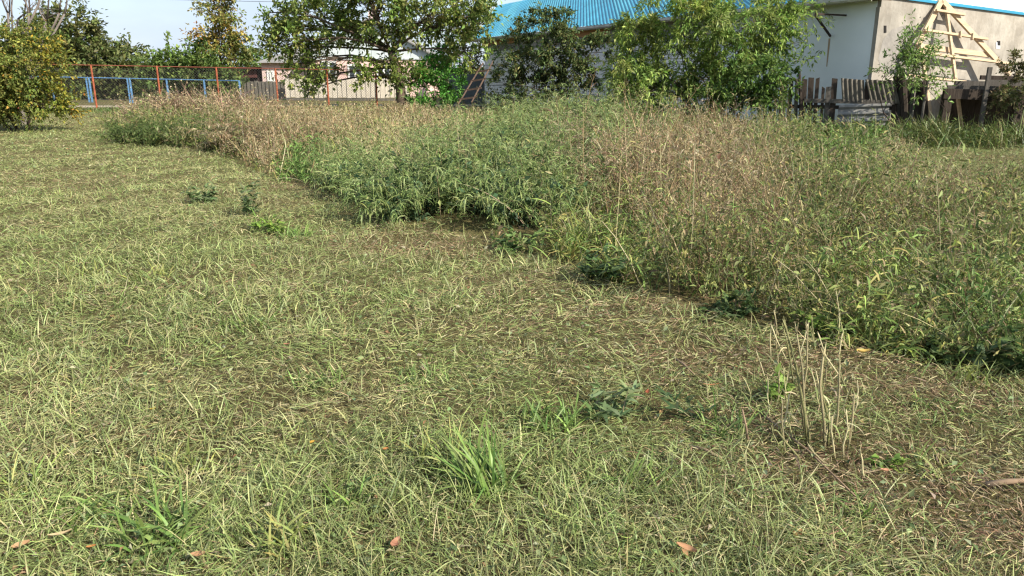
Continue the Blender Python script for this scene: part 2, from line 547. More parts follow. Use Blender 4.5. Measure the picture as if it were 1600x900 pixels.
m.add([bpnt(-0.25 + SK, TR, roof_z(TR)), bpnt(BL + 0.25, TR, roof_z(TR)), bpnt(BL + 0.25, DEPTH + OVER, EAVE + 0.27 - OVER * tanp), bpnt(-0.25, DEPTH + OVER, EAVE + 0.27 - OVER * tanp)], [(0, 1, 2, 3)])
m.build('back_slope', m_blue, roof_o)
# soffit, gutter
m = MB(); bbox(m, -0.1, BL, -OVER + 0.06, 0.3, EAVE + 0.0, EAVE + 0.025)
m.hexa([bpnt(0, 0, 0)] * 8) if False else None
m.build('soffit', mat_plain('soffit_board', (0.12, 0.075, 0.045), 0.9, 0.4, 6), bld)
gz = roof_z(-OVER) - 0.05
vv = []; ff = []
prof = [(0.0, 0.05), (0.0, -0.02), (-0.03, -0.055), (-0.075, -0.055), (-0.105, -0.02), (-0.11, 0.05), (-0.1, 0.05), (-0.095, -0.015), (-0.07, -0.045), (-0.035, -0.045), (-0.01, -0.015), (-0.01, 0.05)]
for s in (-0.28, BL + 0.25):
    vv += [bpnt(s, -OVER + 0.03 + a, gz + c) for a, c in prof]
K = len(prof)
ff = [(i, (i + 1) % K, K + (i + 1) % K, K + i) for i in range(K)]
m = MB(); m.add(vv, ff); m.build('gutter', m_gutter, bld)
# end wall: plaster up to a sloping blue flashing, white ribbed sheets above it
en = np.array([bd[0], bd[1], 0.0]); ep = np.array(bpnt(BL + 0.0, 0, 0))
fl0 = atplane(1440, 1, ep, en); fl1 = atplane(1600, 22, ep, en)
def t_of(p): return float(np.dot(np.asarray(p)[:2] - A2, bn))
t0, t1 = t_of(fl0), t_of(fl1)
slope = (fl1[2] - fl0[2]) / (t1 - t0)
def fz(t): return fl0[2] + slope * (t - t0)
m = MB()
m.hexa([bpnt(BL - 0.1, 0.0, EAVE - 0.14), bpnt(BL - 0.001, 0.0, EAVE - 0.14), bpnt(BL - 0.001, t1 + 0.4, EAVE - 0.14 - 0.0), bpnt(BL - 0.1, t1 + 0.4, EAVE - 0.14),
        bpnt(BL - 0.1, 0.0, fz(0)), bpnt(BL - 0.001, 0.0, fz(0)), bpnt(BL - 0.001, t1 + 0.4, EAVE - 0.13), bpnt(BL - 0.1, t1 + 0.4, EAVE - 0.13)])
m.build('end_wall_top', m_beige, bld)
m = MB()
nr = 60; vv = []
for i in range(nr * 4 + 1):
    t = 0.02 + (DEPTH - 0.04) * i / (nr * 4)
    h = (0.012, 0.030, 0.030, 0.012)[i % 4]
    top = roof_z(min(t, DEPTH - t)) - 0.04
    vv += [bpnt(BL + h, t, min(fz(t) + 0.02, top - 0.05)), bpnt(BL + h, t, top)]
m.add(vv, [(2 * i, 2 * i + 2, 2 * i + 3, 2 * i + 1) for i in range(nr * 4)])
m.build('gable_cladding', m_white_sheet, bld)
m = MB()
m.hexa([bpnt(BL + 0.0, -0.03, fz(-0.03) - 0.03), bpnt(BL + 0.05, -0.03, fz(-0.03) - 0.03), bpnt(BL + 0.05, DEPTH, fz(DEPTH) - 0.03), bpnt(BL + 0.0, DEPTH, fz(DEPTH) - 0.03),
        bpnt(BL + 0.0, -0.03, fz(-0.03) + 0.03), bpnt(BL + 0.05, -0.03, fz(-0.03) + 0.03), bpnt(BL + 0.05, DEPTH, fz(DEPTH) + 0.03), bpnt(BL + 0.0, DEPTH, fz(DEPTH) + 0.03)])
m.build('blue_flashing', m_blue, bld)
# iron bracket on the limewashed wall, meeting out in the air, and its rust run
wn3 = np.array([bn[0], bn[1], 0.0]); wp = np.array(bpnt(0, -0.012, 0))
b1 = atplane(1322, 24, wp, wn3); b2 = atplane(1296, 58, wp, wn3)
tipb = b1 - wn3 * 0.95 + np.array([0, 0, 0.0])
m = MB(); m.bar(b1 + wn3 * 0.05, tipb, 0.035, 0.035, (0, 0, 1)); m.bar(b2 + wn3 * 0.05, tipb + np.array([0, 0, -0.02]), 0.04, 0.04, (0, 0, 1))
m.build('iron_bracket', m_iron, bld)
m_rust = mat_plain('rust_run', (0.42, 0.30, 0.19), 0.95, 0.35, 8, stretch=(6, 6, 0.6))
m = MB()
pts = [atplane(x, y, np.array(bpnt(0, -0.014, 0)), wn3) for x, y in ((1294.6, 60), (1297.4, 60), (1296, 75), (1293.2, 75), (1291, 104), (1292.4, 104))]
m.add([pts[0], pts[1], pts[2], pts[3], pts[4], pts[5]], [(0, 1, 2, 3), (3, 2, 5, 4)])
m.build('rust_stain', m_rust, bld)
# small openings and patches on the beige end wall
m_hole = mat_plain('dark_hole', (0.02, 0.018, 0.016), 0.9, 0.2, 4)
m_patch = mat_plain('grey_cement_patch', (0.27, 0.25, 0.22), 0.95, 0.3, 2.2, bump=0.4)
for (x0, y0, x1, y1, mt, nm, dz) in ((1381, 40, 1384.5, 51, m_hole, 'wall_slot', 0.012), (1558, 64, 1562, 71, m_hole, 'wall_hole', 0.016), (1556, 66, 1562, 76, m_white_sheet, 'white_foam_patch', 0.010)):
    e2 = ep + en * 0.001
    pp = [atplane(x, y, e2, en) for x, y in ((x0, y0), (x1, y0), (x1, y1), (x0, y1))]
    m = MB(); m.hexa([p - en * 0.02 for p in pp] + [p + en * dz for p in pp]); m.build(nm, mt, bld)
pts = [atplane(x, y, ep + en * 0.003, en) for x, y in ((1380, 62), (1395, 45), (1412, 40), (1440, 44), (1446, 70), (1430, 95), (1400, 108), (1378, 112), (1372, 92))]
m = MB(); cpt = np.mean(pts, 0); m.add([cpt] + pts, [(0, i + 1, (i + 1) % 9 + 1) for i in range(9)]); m.build('cement_patch', m_patch, bld)

# ================================================================== ROOF TRUSS leaning on the end wall
m_pine = mat_plain('fresh_pine', (0.52, 0.39, 0.25), 0.75, 0.22, 3, stretch=(1, 1, 8), bump=0.15, spec=0.2)
tp0 = ep + en * 0.85; tl = en * 0.9659 + np.array([0, 0, 0.2588]) * 1.0
tl = tl / np.linalg.norm(tl)
def tp(x, y, off=0.0):
    return atplane(x, y, tp0, tl) + tl * off
tpos = tp(1498, 140)
truss = thing('roof_truss', 'fresh pine triangular roof truss leaning on the beige end wall', 'truss', (tpos[0], tpos[1], 0))
parts = [('rafter', (1471, 0), (1433, 72), 0.13, 0.05, 0.0), ('rafter', (1471, 0), (1578, 117), 0.13, 0.05, 0.0),
         ('king_post', (1475, 14), (1499, 200), 0.075, 0.05, 0.055), ('collar_tie', (1457, 18), (1501, 25), 0.05, 0.05, 0.09),
         ('batten', (1439, 49), (1537, 63), 0.05, 0.05, 0.09), ('tie_beam', (1436, 71), (1548, 85), 0.12, 0.045, -0.05),
         ('batten', (1428, 84), (1575, 102), 0.05, 0.05, 0.11), ('batten', (1415, 119), (1505, 129), 0.045, 0.05, 0.06),
         ('prop', (1435, 68), (1452, 196), 0.085, 0.05, 0.055), ('block', (1492, 52), (1491, 62), 0.03, 0.06, 0.13), ('block', (1511, 55), (1510, 65), 0.03, 0.06, 0.13)]
for nm, a, b_, w, t, off in parts:
    m = MB(); m.bar(tp(*a, off), tp(*b_, off), w, t, tl); m.build(nm, m_pine, truss)

# ================================================================== OLD PICKET FENCE with corrugated scraps
m_old = mat_plain('weathered_board', (0.055, 0.043, 0.034), 0.95, 0.45, 5, stretch=(6, 6, 0.7), bump=0.4, spec=0.1)
m_old2 = mat_plain('grey_weathered_board', (0.10, 0.09, 0.077), 0.95, 0.4, 5, stretch=(6, 6, 0.7), bump=0.4, spec=0.1)
m_slate = mat_plain('grey_corrugated_sheet', (0.15, 0.135, 0.11), 0.9, 0.4, 4, bump=0.4, spec=0.1)
fa = atd(1218, 150, 17.3); fb = atd(1450, 150, 16.6)
fdir = (fb - fa); fdir[2] = 0; fdir /= np.linalg.norm(fdir); fn = np.array([fdir[1], -fdir[0], 0])
def fp(x, y, off=0.0):
    return atplane(x, y, fa + fn * off, fn)
pf = thing('picket_fence', 'decayed dark picket fence with uneven boards before the pale blue wall', 'fence', (fp(1330, 200)[0], fp(1330, 200)[1], 0))
pk = [(1198, 124, 6, 0), (1206, 121, 6, 1), (1214, 122, 5, 0), (1222, 121, 5, 0), (1229, 121, 5.5, 1), (1237, 121, 7, 0), (1246, 123, 6, 1), (1258, 123, 8, 0), (1268, 121, 9, 0), (1278, 123, 6, 0), (1287, 135, 5, 0), (1295, 136, 8, 1), (1305, 122, 9, 0), (1357, 128, 9, 0), (1368, 125, 9, 1), (1379, 127, 9, 0), (1390, 124, 8, 0), (1402, 118, 9, 0), (1428, 126, 7, 1), (1447, 126, 8, 0), (1411, 112, 8, 1), (1421, 124, 10, 0), (1438, 124, 10, 0)]
for x, y, w, g in pk:
    lean = rnd.uniform(-2.5, 2.5)
    top = fp(x, y); gnd = fp(x + lean * 0.6 - (x - 800) * 0.012, 206)
    gnd[2] = 0.0
    m = MB()
    ww = w / 69.0 * 0.92
    a = gnd - fdir * ww / 2; b_ = gnd + fdir * ww / 2
    c = top + fdir * ww / 2 * 0.9; d = top - fdir * ww / 2; c = c + np.array([0, 0, rnd.uniform(-0.05, 0.05)])
    th = fn * 0.022
    m.hexa([a, b_, b_ - th, a - th, d, c, c - th, d - th])
    m.build('picket', m_old2 if g else m_old, pf)
m = MB(); m.bar(fp(1256, 157, 0.03), fp(1398, 160, 0.03), 0.09, 0.05, fn); m.build('rail', m_old2, pf)
m = MB(); m.bar(fp(1222, 166, -0.06), fp(1446, 170, -0.06), 0.08, 0.05, fn); m.build('rail', m_old, pf)
for x, y0, w in ((1249, 111, 0.075), (1412, 108, 0.16), (1445, 128, 0.14)):
    a = fp(x + 2, 210, 0.06); a[2] = 0; t_ = fp(x - (3 if w > 0.1 else 0), y0, 0.06)
    m = MB(); m.tube([a, (a + t_) / 2 + fdir * 0.02, t_], [w / 2, w / 2 * 0.95, w / 2 * 0.75], 7); m.build('fence_post', m_old, pf)
def corr(m_, p00, p10, p01, n_, amp, nv):
    """corrugated rectangle p00 + a(p10-p00) + b(p01-p00), waves along a"""
    p00, p10, p01 = (np.asarray(q, float) for q in (p00, p10, p01))
    vv = []; k_ = n_ * 6
    for i in range(k_ + 1):
        a = i / k_; off = nv * amp * math.sin(2 * math.pi * a * n_)
        for b2_ in (0, 1):
            for th in (0, 0.006):
                vv.append(p00 + a * (p10 - p00) + b2_ * (p01 - p00) + off - nv * th)
    ff = []
    for i in range(k_):
        q = 4 * i
        ff += [(q, q + 4, q + 6, q + 2), (q + 1, q + 3, q + 7, q + 5), (q + 2, q + 6, q + 7, q + 3), (q, q + 1, q + 5, q + 4)]
    m_.add(vv, ff)
m = MB(); corr(m, fp(1314, 122, 0.05), fp(1350, 125, 0.05), fp(1316, 157, 0.05), 5, 0.024, fn); m.build('upright_corrugated_sheet', m_slate, pf)
m = MB(); corr(m, fp(1352, 124, 0.04), fp(1398, 127, 0.04), fp(1360, 159, 0.04), 6, 0.024, fn); m.build('upright_corrugated_sheet', m_slate, pf)
cs = MB(); corr(cs, fp(1311, 164, 0.13), fp(1306, 198, 0.25), fp(1391, 161, 0.13), 3, 0.028, fn)
m_zinc = mat_plain('zinc_sheet', (0.19, 0.185, 0.17), 0.65, 0.3, 3, metal=0.2, bump=0.15)
o = cs.build('corrugated_sheet', m_zinc)
tag(o, 'pale grey corrugated sheet lying lengthwise against the foot of the picket fence', 'metal sheet')
# far boards of the same fence, lower row under the tree (dark)
# ================================================================== LOW LEAN-TO heap on the right
lt0 = atd(1475, 150, 16.0)
lean = thing('low_lean_to', 'collapsed low wooden lean-to with sagging grey boards on top', 'shed', (atd(1540, 150, 16)[0], 16, 0))
def lp(x, y, Y=16.0): return atd(x, y, Y)
for (a, b_, w, t, mt, nm) in (
        (lp(1474, 146), lp(1650, 152), 0.20, 0.08, m_old, 'front_beam'),
        (lp(1480, 137, 16.1), lp(1640, 140, 15.9), 0.10, 0.06, m_old2, 'top_board'),
        (lp(1492, 131, 16.4), lp(1640, 133, 16.3), 0.12, 0.05, m_old2, 'top_board'),
        (lp(1532, 121, 16.7), lp(1640, 124, 16.7), 0.09, 0.06, m_old, 'top_board'),
        (lp(1545, 127, 16.5), lp(1640, 130, 16.5), 0.07, 0.05, m_old2, 'top_board')):
    m = MB(); m.bar(a, b_, w, t, (0, -1, 0)); m.build(nm, mt, lean)
m = MB()
m.hexa([lp(1476, 142, 16.05), lp(1650, 146, 16.05), lp(1660, 138, 18.6), lp(1500, 132, 18.6), lp(1476, 140, 16.05), lp(1650, 144, 16.05), lp(1660, 136, 18.6), lp(1500, 130, 18.6)])
m.build('roof_deck', m_old2, lean)
for x, Y in ((1480, 16.05), (1592, 16.0), (1500, 18.0), (1640, 18.0)):
    a = atd(x, 150, Y); m = MB(); m.bar((a[0], Y, 0), (a[0], Y, a[2]), 0.16, 0.14); m.build('post', m_old, lean)
m = MB(); m.box(atd(1484, 150, 18.4)[0], atd(1640, 150, 18.4)[0], 18.4, 18.45, 0, 1.0); m.build('back_boarding', m_old, lean)
m = MB(); a = lp(1530, 208, 15.7); a[2] = 0; m.bar(a, lp(1547, 105, 15.75), 0.08, 0.05); o = m.build('leaning_post', m_old2)
tag(o, 'thin grey wooden stake leaning in front of the low lean-to', 'stake')
m = MB(); a = atd(1437, 205, 15.8); a[2] = 0
m.tube([a, atd(1443, 165, 15.8), atd(1450, 125, 15.85)], [0.03, 0.025, 0.02], 6); o = m.build('bare_branch', m_old2)
tag(o, 'bare grey branch stuck upright between picket fence and lean-to', 'branch')

# ================================================================== LADDER and grey gate by the far corner
m_rustpaint = mat_plain('rust_brown_wood', (0.115, 0.075, 0.052), 0.85, 0.4, 6, stretch=(1, 1, 4), bump=0.2)
lad = thing('ladder', 'short brown ladder leaning on the far corner of the block wall', 'ladder', (atd(735, 150, 33)[0], 33, 0))
LY0, LY1 = 32.6, 33.4
l0a, l0b = atd(716, 163, LY0), atd(737, 160, LY0 - 0.2)
l1a, l1b = atd(755, 98, LY1), atd(771, 95, LY1 - 0.2)
m = MB(); m.bar(l0a, l1a, 0.055, 0.05); m.build('rail', m_rustpaint, lad)
m = MB(); m.bar(l0b, l1b, 0.055, 0.05); m.build('rail', m_rustpaint, lad)
for t in (0.12, 0.34, 0.56, 0.78):
    a = l0a + (l1a - l0a) * t; b_ = l0b + (l1b - l0b) * t
    e = (b_ - a) * 0.18
    m = MB(); m.bar(a - e, b_ + e, 0.07, 0.05); m.build('rung', m_rustpaint, lad)
m_gmetal = mat_plain('grey_sheet_metal', (0.16, 0.18, 0.20), 0.6, 0.15, 1.5)
ga, gb = atd(702, 150, 38), atd(764, 150, 38)
gate = thing('sheet_metal_gate', 'plain grey sheet metal fence beside the far corner of the block building', 'fence', ((ga[0] + gb[0]) / 2, 38, 0))
x = ga[0]; i = 0
while x < gb[0] + 0.2:
    m = MB(); m.box(x, x + 0.66, 38 + 0.004 * (i % 2), 38.03 + 0.004 * (i % 2), 0, 1.42); m.build('panel', m_gmetal, gate); x += 0.68; i += 1

# ================================================================== RED CHAIN LINK FENCE
m_red = mat_plain('red_oxide_paint', (0.34, 0.095, 0.045), 0.75, 0.55, 9)
m_rail = mat_plain('dark_red_rail', (0.20, 0.06, 0.035), 0.7, 0.3, 6)
m_wire = mat_plain('galvanised_wire', (0.10, 0.095, 0.09), 0.7, 0.2, 4, metal=0.3)
ra = ground(152, 173); rb = ground(590, 169)
rdir = (rb - ra)[:2]; RL = np.hypot(*rdir); rdir /= RL
def rpt(u, z): return (ra[0] + rdir[0] * u, ra[1] + rdir[1] * u, z)
def rz(u): return 1.74 - 0.18 * u / RL
rf = thing('chain_link_fence', 'see through chain link fence with rust red posts and thin top rail', 'fence', rpt(RL / 2, 0))
us = [0.0]
for px in (248, 340, 432, 512, 588):
    best = min(np.linspace(0, RL, 900), key=lambda u: abs(proj(np.array(rpt(u, 1.0)))[0] - px)); us.append(best)
us = [-8.4, -5.6, -2.8] + us
for u in us:
    m = MB(); m.tube([rpt(u, 0), rpt(u, rz(u) + 0.02)], 0.036, 8); m.build('post', m_red, rf)
m = MB(); m.tube([rpt(-8.6, rz(-8.6)), rpt(RL, rz(RL))], 0.018, 6); m.build('top_rail', m_rail, rf)
m = MB(); m.tube([rpt(-8.6, 0.42), rpt(RL, 0.42)], 0.008, 4); m.build('bottom_wire', m_wire, rf)
m = MB(); pitch_ = 0.105; zt = 1.55
u = -8.6 - zt
while u < RL:
    for sg in (1, -1):
        u0, u1 = u, u + zt
        z0, z1 = (0.08, 0.08 + zt) if sg > 0 else (0.08 + zt, 0.08)
        if u0 < -8.6: z0 += (z1 - z0) * (-8.6 - u0) / (u1 - u0); u0 = -8.6
        if u1 > RL: z1 = z0 + (z1 - z0) * (RL - u0) / (u1 - u0); u1 = RL
        if u1 - u0 > 0.05:
            m.tube([rpt(u0, z0), rpt(u1, z1)], 0.0038, 3)
    u += pitch_
o = m.build('wire_mesh', m_wire, rf); o['kind'] = 'stuff'

# ================================================================== BLUE RAIL FENCE
m_bl = mat_plain('sky_blue_paint', (0.12, 0.27, 0.47), 0.7, 0.4, 8)
ba = ground(141, 160)
bb = atd(376, 150, 38.5); bb[2] = 0
bf = thing('rail_fence', 'low sky blue pipe rail fence behind the red posts', 'fence', tuple((ba + bb) / 2))
def bpt(px, Y=None):
    best = min(np.linspace(-0.5, 1, 900), key=lambda u: abs(proj(ba + (bb - ba) * u + np.array([0, 0, 0.7]))[0] - px))
    return ba + (bb - ba) * best, best
def bz(u): return 1.26 - 0.15 * u
for px in (60, 82, 137, 141.5, 201, 205, 262, 320, 375):
    p, u = bpt(px)
    m = MB(); m.bar((p[0], p[1], 0), (p[0], p[1], bz(u) + 0.01), 0.07, 0.06); m.build('post', m_bl, bf)
p0, u0 = bpt(50); p1, u1 = bpt(376)
m = MB(); m.tube([(p0[0], p0[1], bz(u0)), (p1[0], p1[1], bz(u1))], 0.03, 6); m.build('top_rail', m_bl, bf)

# ================================================================== PLANK FENCES
m_plank = mat_plain('pale_bare_plank', (0.58, 0.52, 0.42), 0.85, 0.2, 4, stretch=(5, 5, 0.6), bump=0.2, spec=0.15)
m_gplank = mat_plain('dull_grey_plank', (0.16, 0.145, 0.12), 0.95, 0.35, 4, stretch=(5, 5, 0.6), bump=0.3, spec=0.1)
pa, pb = atd(447, 150, 44.6), atd(640, 150, 43.8)
pfence = thing('plank_fence', 'pale new plank fence before the pink house', 'fence', ((pa[0] + pb[0]) / 2, (pa[1] + pb[1]) / 2, 0))
PL = np.hypot(*(pb - pa)[:2]); npl = int(PL / 0.27)
for i in range(npl):
    q = pa + (pb - pa) * i / npl; q2 = pa + (pb - pa) * (i + 0.955) / npl
    zt_ = 1.22 - 0.05 * i / npl + rnd.uniform(-0.02, 0.02); jy = rnd.uniform(-0.012, 0.012)
    m = MB(); m.box(q[0], q2[0], q[1] + jy, q[1] + jy + 0.025, 0.16 + rnd.uniform(-0.02, 0.02), zt_); m.build('plank', m_plank, pfence)
for z in (0.3, 0.95):
    m = MB(); m.bar((pa[0], pa[1] + 0.06, z), (pb[0], pb[1] + 0.06, z), 0.1, 0.05); m.build('rail', m_gplank, pfence)
m = MB(); m.bar((pa[0], pa[1] - 0.02, 0.07), (pb[0], pb[1] - 0.02, 0.07), 0.13, 0.04); m.build('kick_board', m_gplank, pfence)
pa, pb = atd(376, 150, 45.6), atd(446, 150, 45)
gf = thing('board_fence', 'dull grey old board fence left of the pale planks', 'fence', ((pa[0] + pb[0]) / 2, (pa[1] + pb[1]) / 2, 0))
npl = 12
for i in range(npl):
    q = pa + (pb - pa) * i / npl; q2 = pa + (pb - pa) * (i + 0.95) / npl
    m = MB(); m.box(q[0], q2[0], q[1] + rnd.uniform(-0.01, 0.01), q[1] + 0.03, 0, 1.06 + rnd.uniform(-0.04, 0.04)); m.build('plank', m_gplank, gf)

# ================================================================== PINK HOUSE
m_pink = mat_plain('pink_render', (0.76, 0.53, 0.46), 0.9, 0.12, 0.8, bump=0.1, spec=0.1)
m_ppale = mat_plain('pale_pink_render', (0.68, 0.52, 0.47), 0.9, 0.12, 0.8, bump=0.1, spec=0.1)
m_frame = mat_plain('white_window_frame', (0.75, 0.74, 0.70), 0.6, 0.06, 4)
m_glass = mat_plain('dark_window_glass', (0.05, 0.06, 0.07), 0.08, 0.2, 2, spec=0.6)
m_gab = mat_plain('pale_gable_sheet', (0.55, 0.60, 0.60), 0.6, 0.1, 2)
m_roofg = mat_plain('grey_slate_roof', (0.22, 0.21, 0.19), 0.9, 0.3, 2, bump=0.3)
HY = 51.0
hx = lambda px, y=100: atd(px, y, HY)[0]
hz = lambda py: atd(580, py, HY)[2]
X0, X1 = hx(490), hx(668); ZE = hz(91)
house = thing('pink_house', 'pink rendered house with pale sheet metal gable behind the plank fence', 'house', ((X0 + X1) / 2, HY + 4, 0))
m = MB(); m.box(X0, X1, HY, HY + 8, 0, ZE); m.build('wall', m_pink, house)
XW = hx(402)
m = MB(); m.box(XW, X0, HY + 0.8, HY + 7, 0, hz(97)); m.build('side_wing', m_ppale, house)
GXL, GXR, GA, ZA = hx(474), hx(684), hx(579), hz(32)
# gable: single upright ribs of sheeting
gw = 0.42; x = X0
k = 0
while x < X1:
    xe = min(x + gw, X1)
    zt0 = ZE + (ZA - ZE) * (1 - abs((x + 0.01) - GA) / (GA - GXL)); zt1 = ZE + (ZA - ZE) * (1 - abs(xe - 0.01 - GA) / (GA - GXL))
    if (x - GA) * (xe - GA) < 0: zt0 = zt1 = min(zt0, zt1)
    if zt0 > ZE + 0.12 and zt1 > ZE + 0.12:
        m = MB(); y = HY - 0.04 - 0.02 * (k % 2)
        m.hexa([(x, y, ZE + 0.05), (xe, y, ZE + 0.05), (xe, y + 0.03, ZE + 0.05), (x, y + 0.03, ZE + 0.05), (x, y, zt0), (xe, y, zt1), (xe, y + 0.03, zt1), (x, y + 0.03, zt0)])
        m.build('gable_sheet', m_gab, house)
    x = xe; k += 1
m = MB(); m.add([(GXL, HY + 0.0, ZE), (GXR, HY, ZE), (GA, HY, ZA), (GXL, HY + 8, ZE), (GXR, HY + 8, ZE), (GA, HY + 8, ZA)], [(0, 1, 2), (5, 4, 3), (0, 3, 4, 1)]); m.build('gable_wall', m_gab, house)
rf_ = MB()
for sx, ex in ((GXL, GA), (GXR, GA)):
    dx = (-0.25 if sx < GA else 0.25)
    a0 = (sx + dx, HY - 0.35, ZE - 0.14); a1 = (ex, HY - 0.35, ZA + 0.05); a2 = (ex, HY + 8.3, ZA + 0.05); a3 = (sx + dx, HY + 8.3, ZE - 0.14)
    up = lambda p: (p[0], p[1], p[2] + 0.08)
    rf_.hexa([a0, a1, a2, a3, up(a0), up(a1), up(a2), up(a3)])
rfo = rf_.build('roof', m_roofg, house)
m = MB(); m.box(hx(566), hx(574), HY + 3, HY + 3.5, ZA - 0.6, ZA + 0.8); m.build('chimney', m_ppale, rfo)
m = MB(); z0, z1 = hz(98), hz(72)
m.hexa([(XW - 0.3, HY + 0.4, z0), (X0 + 0.1, HY + 0.4, z0), (X0 + 0.1, HY + 7.2, z0), (XW - 0.3, HY + 7.2, z0), (hx(440), HY + 3.6, z1), (X0 + 0.1, HY + 3.6, z1), (X0 + 0.1, HY + 4, z1), (hx(440), HY + 4, z1)])
m.build('wing_roof', m_roofg, house)
m = MB(); m.box(X0 - 0.02, X1 + 0.02, HY - 0.07, HY - 0.003, ZE - 0.08, ZE + 0.05); m.build('eaves_board', m_gab, house)
def window(x0, x1, y0, y1, yy, mull=True):
    wx0, wx1, wz0, wz1 = hx(x0), hx(x1), hz(y1), hz(y0)
    fr = MB(); t = 0.11
    fr.box(wx0, wx1, yy - 0.06, yy + 0.01, wz1 - t, wz1); fr.box(wx0, wx1, yy - 0.06, yy + 0.01, wz0, wz0 + t)
    fr.box(wx0, wx0 + t, yy - 0.058, yy + 0.01, wz0 + t, wz1 - t); fr.box(wx1 - t, wx1, yy - 0.058, yy + 0.01, wz0 + t, wz1 - t)
    if mull: fr.box((wx0 + wx1) / 2 - 0.06, (wx0 + wx1) / 2 + 0.06, yy - 0.054, yy + 0.01, wz0 + t, wz1 - t)
    fo = fr.build('window', m_frame, house)
    c = (wx0 + wx1) / 2
    for a, b_ in (((wx0 + t, c - 0.06), (c + 0.06, wx1 - t)) if mull else ((wx0 + t, wx1 - t),)):
        g = MB(); g.box(a, b_, yy - 0.03, yy - 0.02, wz0 + t, wz1 - t); g.build('pane', m_glass, fo)
window(501, 526, 95, 126, HY); window(543, 566, 100, 126, HY); window(588, 611, 100, 126, HY); window(410, 421, 110, 128, HY + 0.8)
# ---- low dark shed left of the house
sh = thing('dark_shed', 'low dark open shed with flat roof beside the pink house', 'shed', (atd(375, 110, 52)[0], 54, 0))
sx0, sx1 = atd(355, 110, 52)[0], atd(404, 110, 52)[0]
m_dark = mat_plain('dark_tarred_board', (0.035, 0.022, 0.02), 0.9, 0.4, 3)
m = MB(); m.box(sx0 - 0.2, sx1, 51.7, 56, 1.78, 1.93); m.build('roof', m_dark, sh)
m = MB(); m.box(sx0, sx1, 55.6, 55.7, 0, 1.78); m.build('back_wall', m_dark, sh)
for x in (sx0, sx1 - 0.12):
    m = MB(); m.box(x, x + 0.12, 52, 52.12, 0, 1.78); m.build('post', m_dark, sh)
m = MB(); m.box(sx0, sx1, 52.0, 52.05, 1.25, 1.70); m.build('front_panel', mat_plain('maroon_board', (0.10, 0.035, 0.03), 0.85, 0.4, 3), sh)

# ---- power cable
m = MB(); pts = [atd(-100, -6, 40) + np.array([0, 0, 0.0])]
pA = atd(-200, -12, 48); pB = atd(900, 20, 48)
pts = []
for i in range(41):
    t = i / 40; p = pA + (pB - pA) * t; p[2] = pA[2] * (1 - t) + pB[2] * t
    pts.append(p)
pts = [atd(px, -1.5 + 4.5 * (px - 230) / 190.0 if px > -2000 else 0, 48) for px in np.linspace(-160, 700, 30)]
pts = [p + np.array([0, 0, 0.0006 * (i - 15) ** 2]) for i, p in enumerate(pts)]
m.tube(pts, 0.012, 4); o = m.build('power_cable', m_wire); tag(o, 'thin overhead power cable crossing the pale sky', 'cable')

# ================================================================== TREES AND SHRUBS
m_bark = mat_plain('grey_brown_bark', (0.12, 0.09, 0.065), 0.95, 0.45, 8, stretch=(1, 1, 0.3), bump=0.6, spec=0.1)
m_twig = mat_plain('grey_twig', (0.17, 0.145, 0.125), 0.95, 0.3, 8, spec=0.1)
m_bark2 = mat_plain('dark_bark', (0.07, 0.052, 0.04), 0.95, 0.4, 8, bump=0.4, spec=0.1)

def bend(a, b, k=0.12, n_=4):
    a = np.asarray(a, float); b = np.asarray(b, float)
    L = np.linalg.norm(b - a); j = rng.normal(0, 1, 3) * k * L
    j[2] = abs(j[2]) * 0.6
    return [a + (b - a) * t + j * math.sin(math.pi * t) for t in np.linspace(0, 1, n_)]

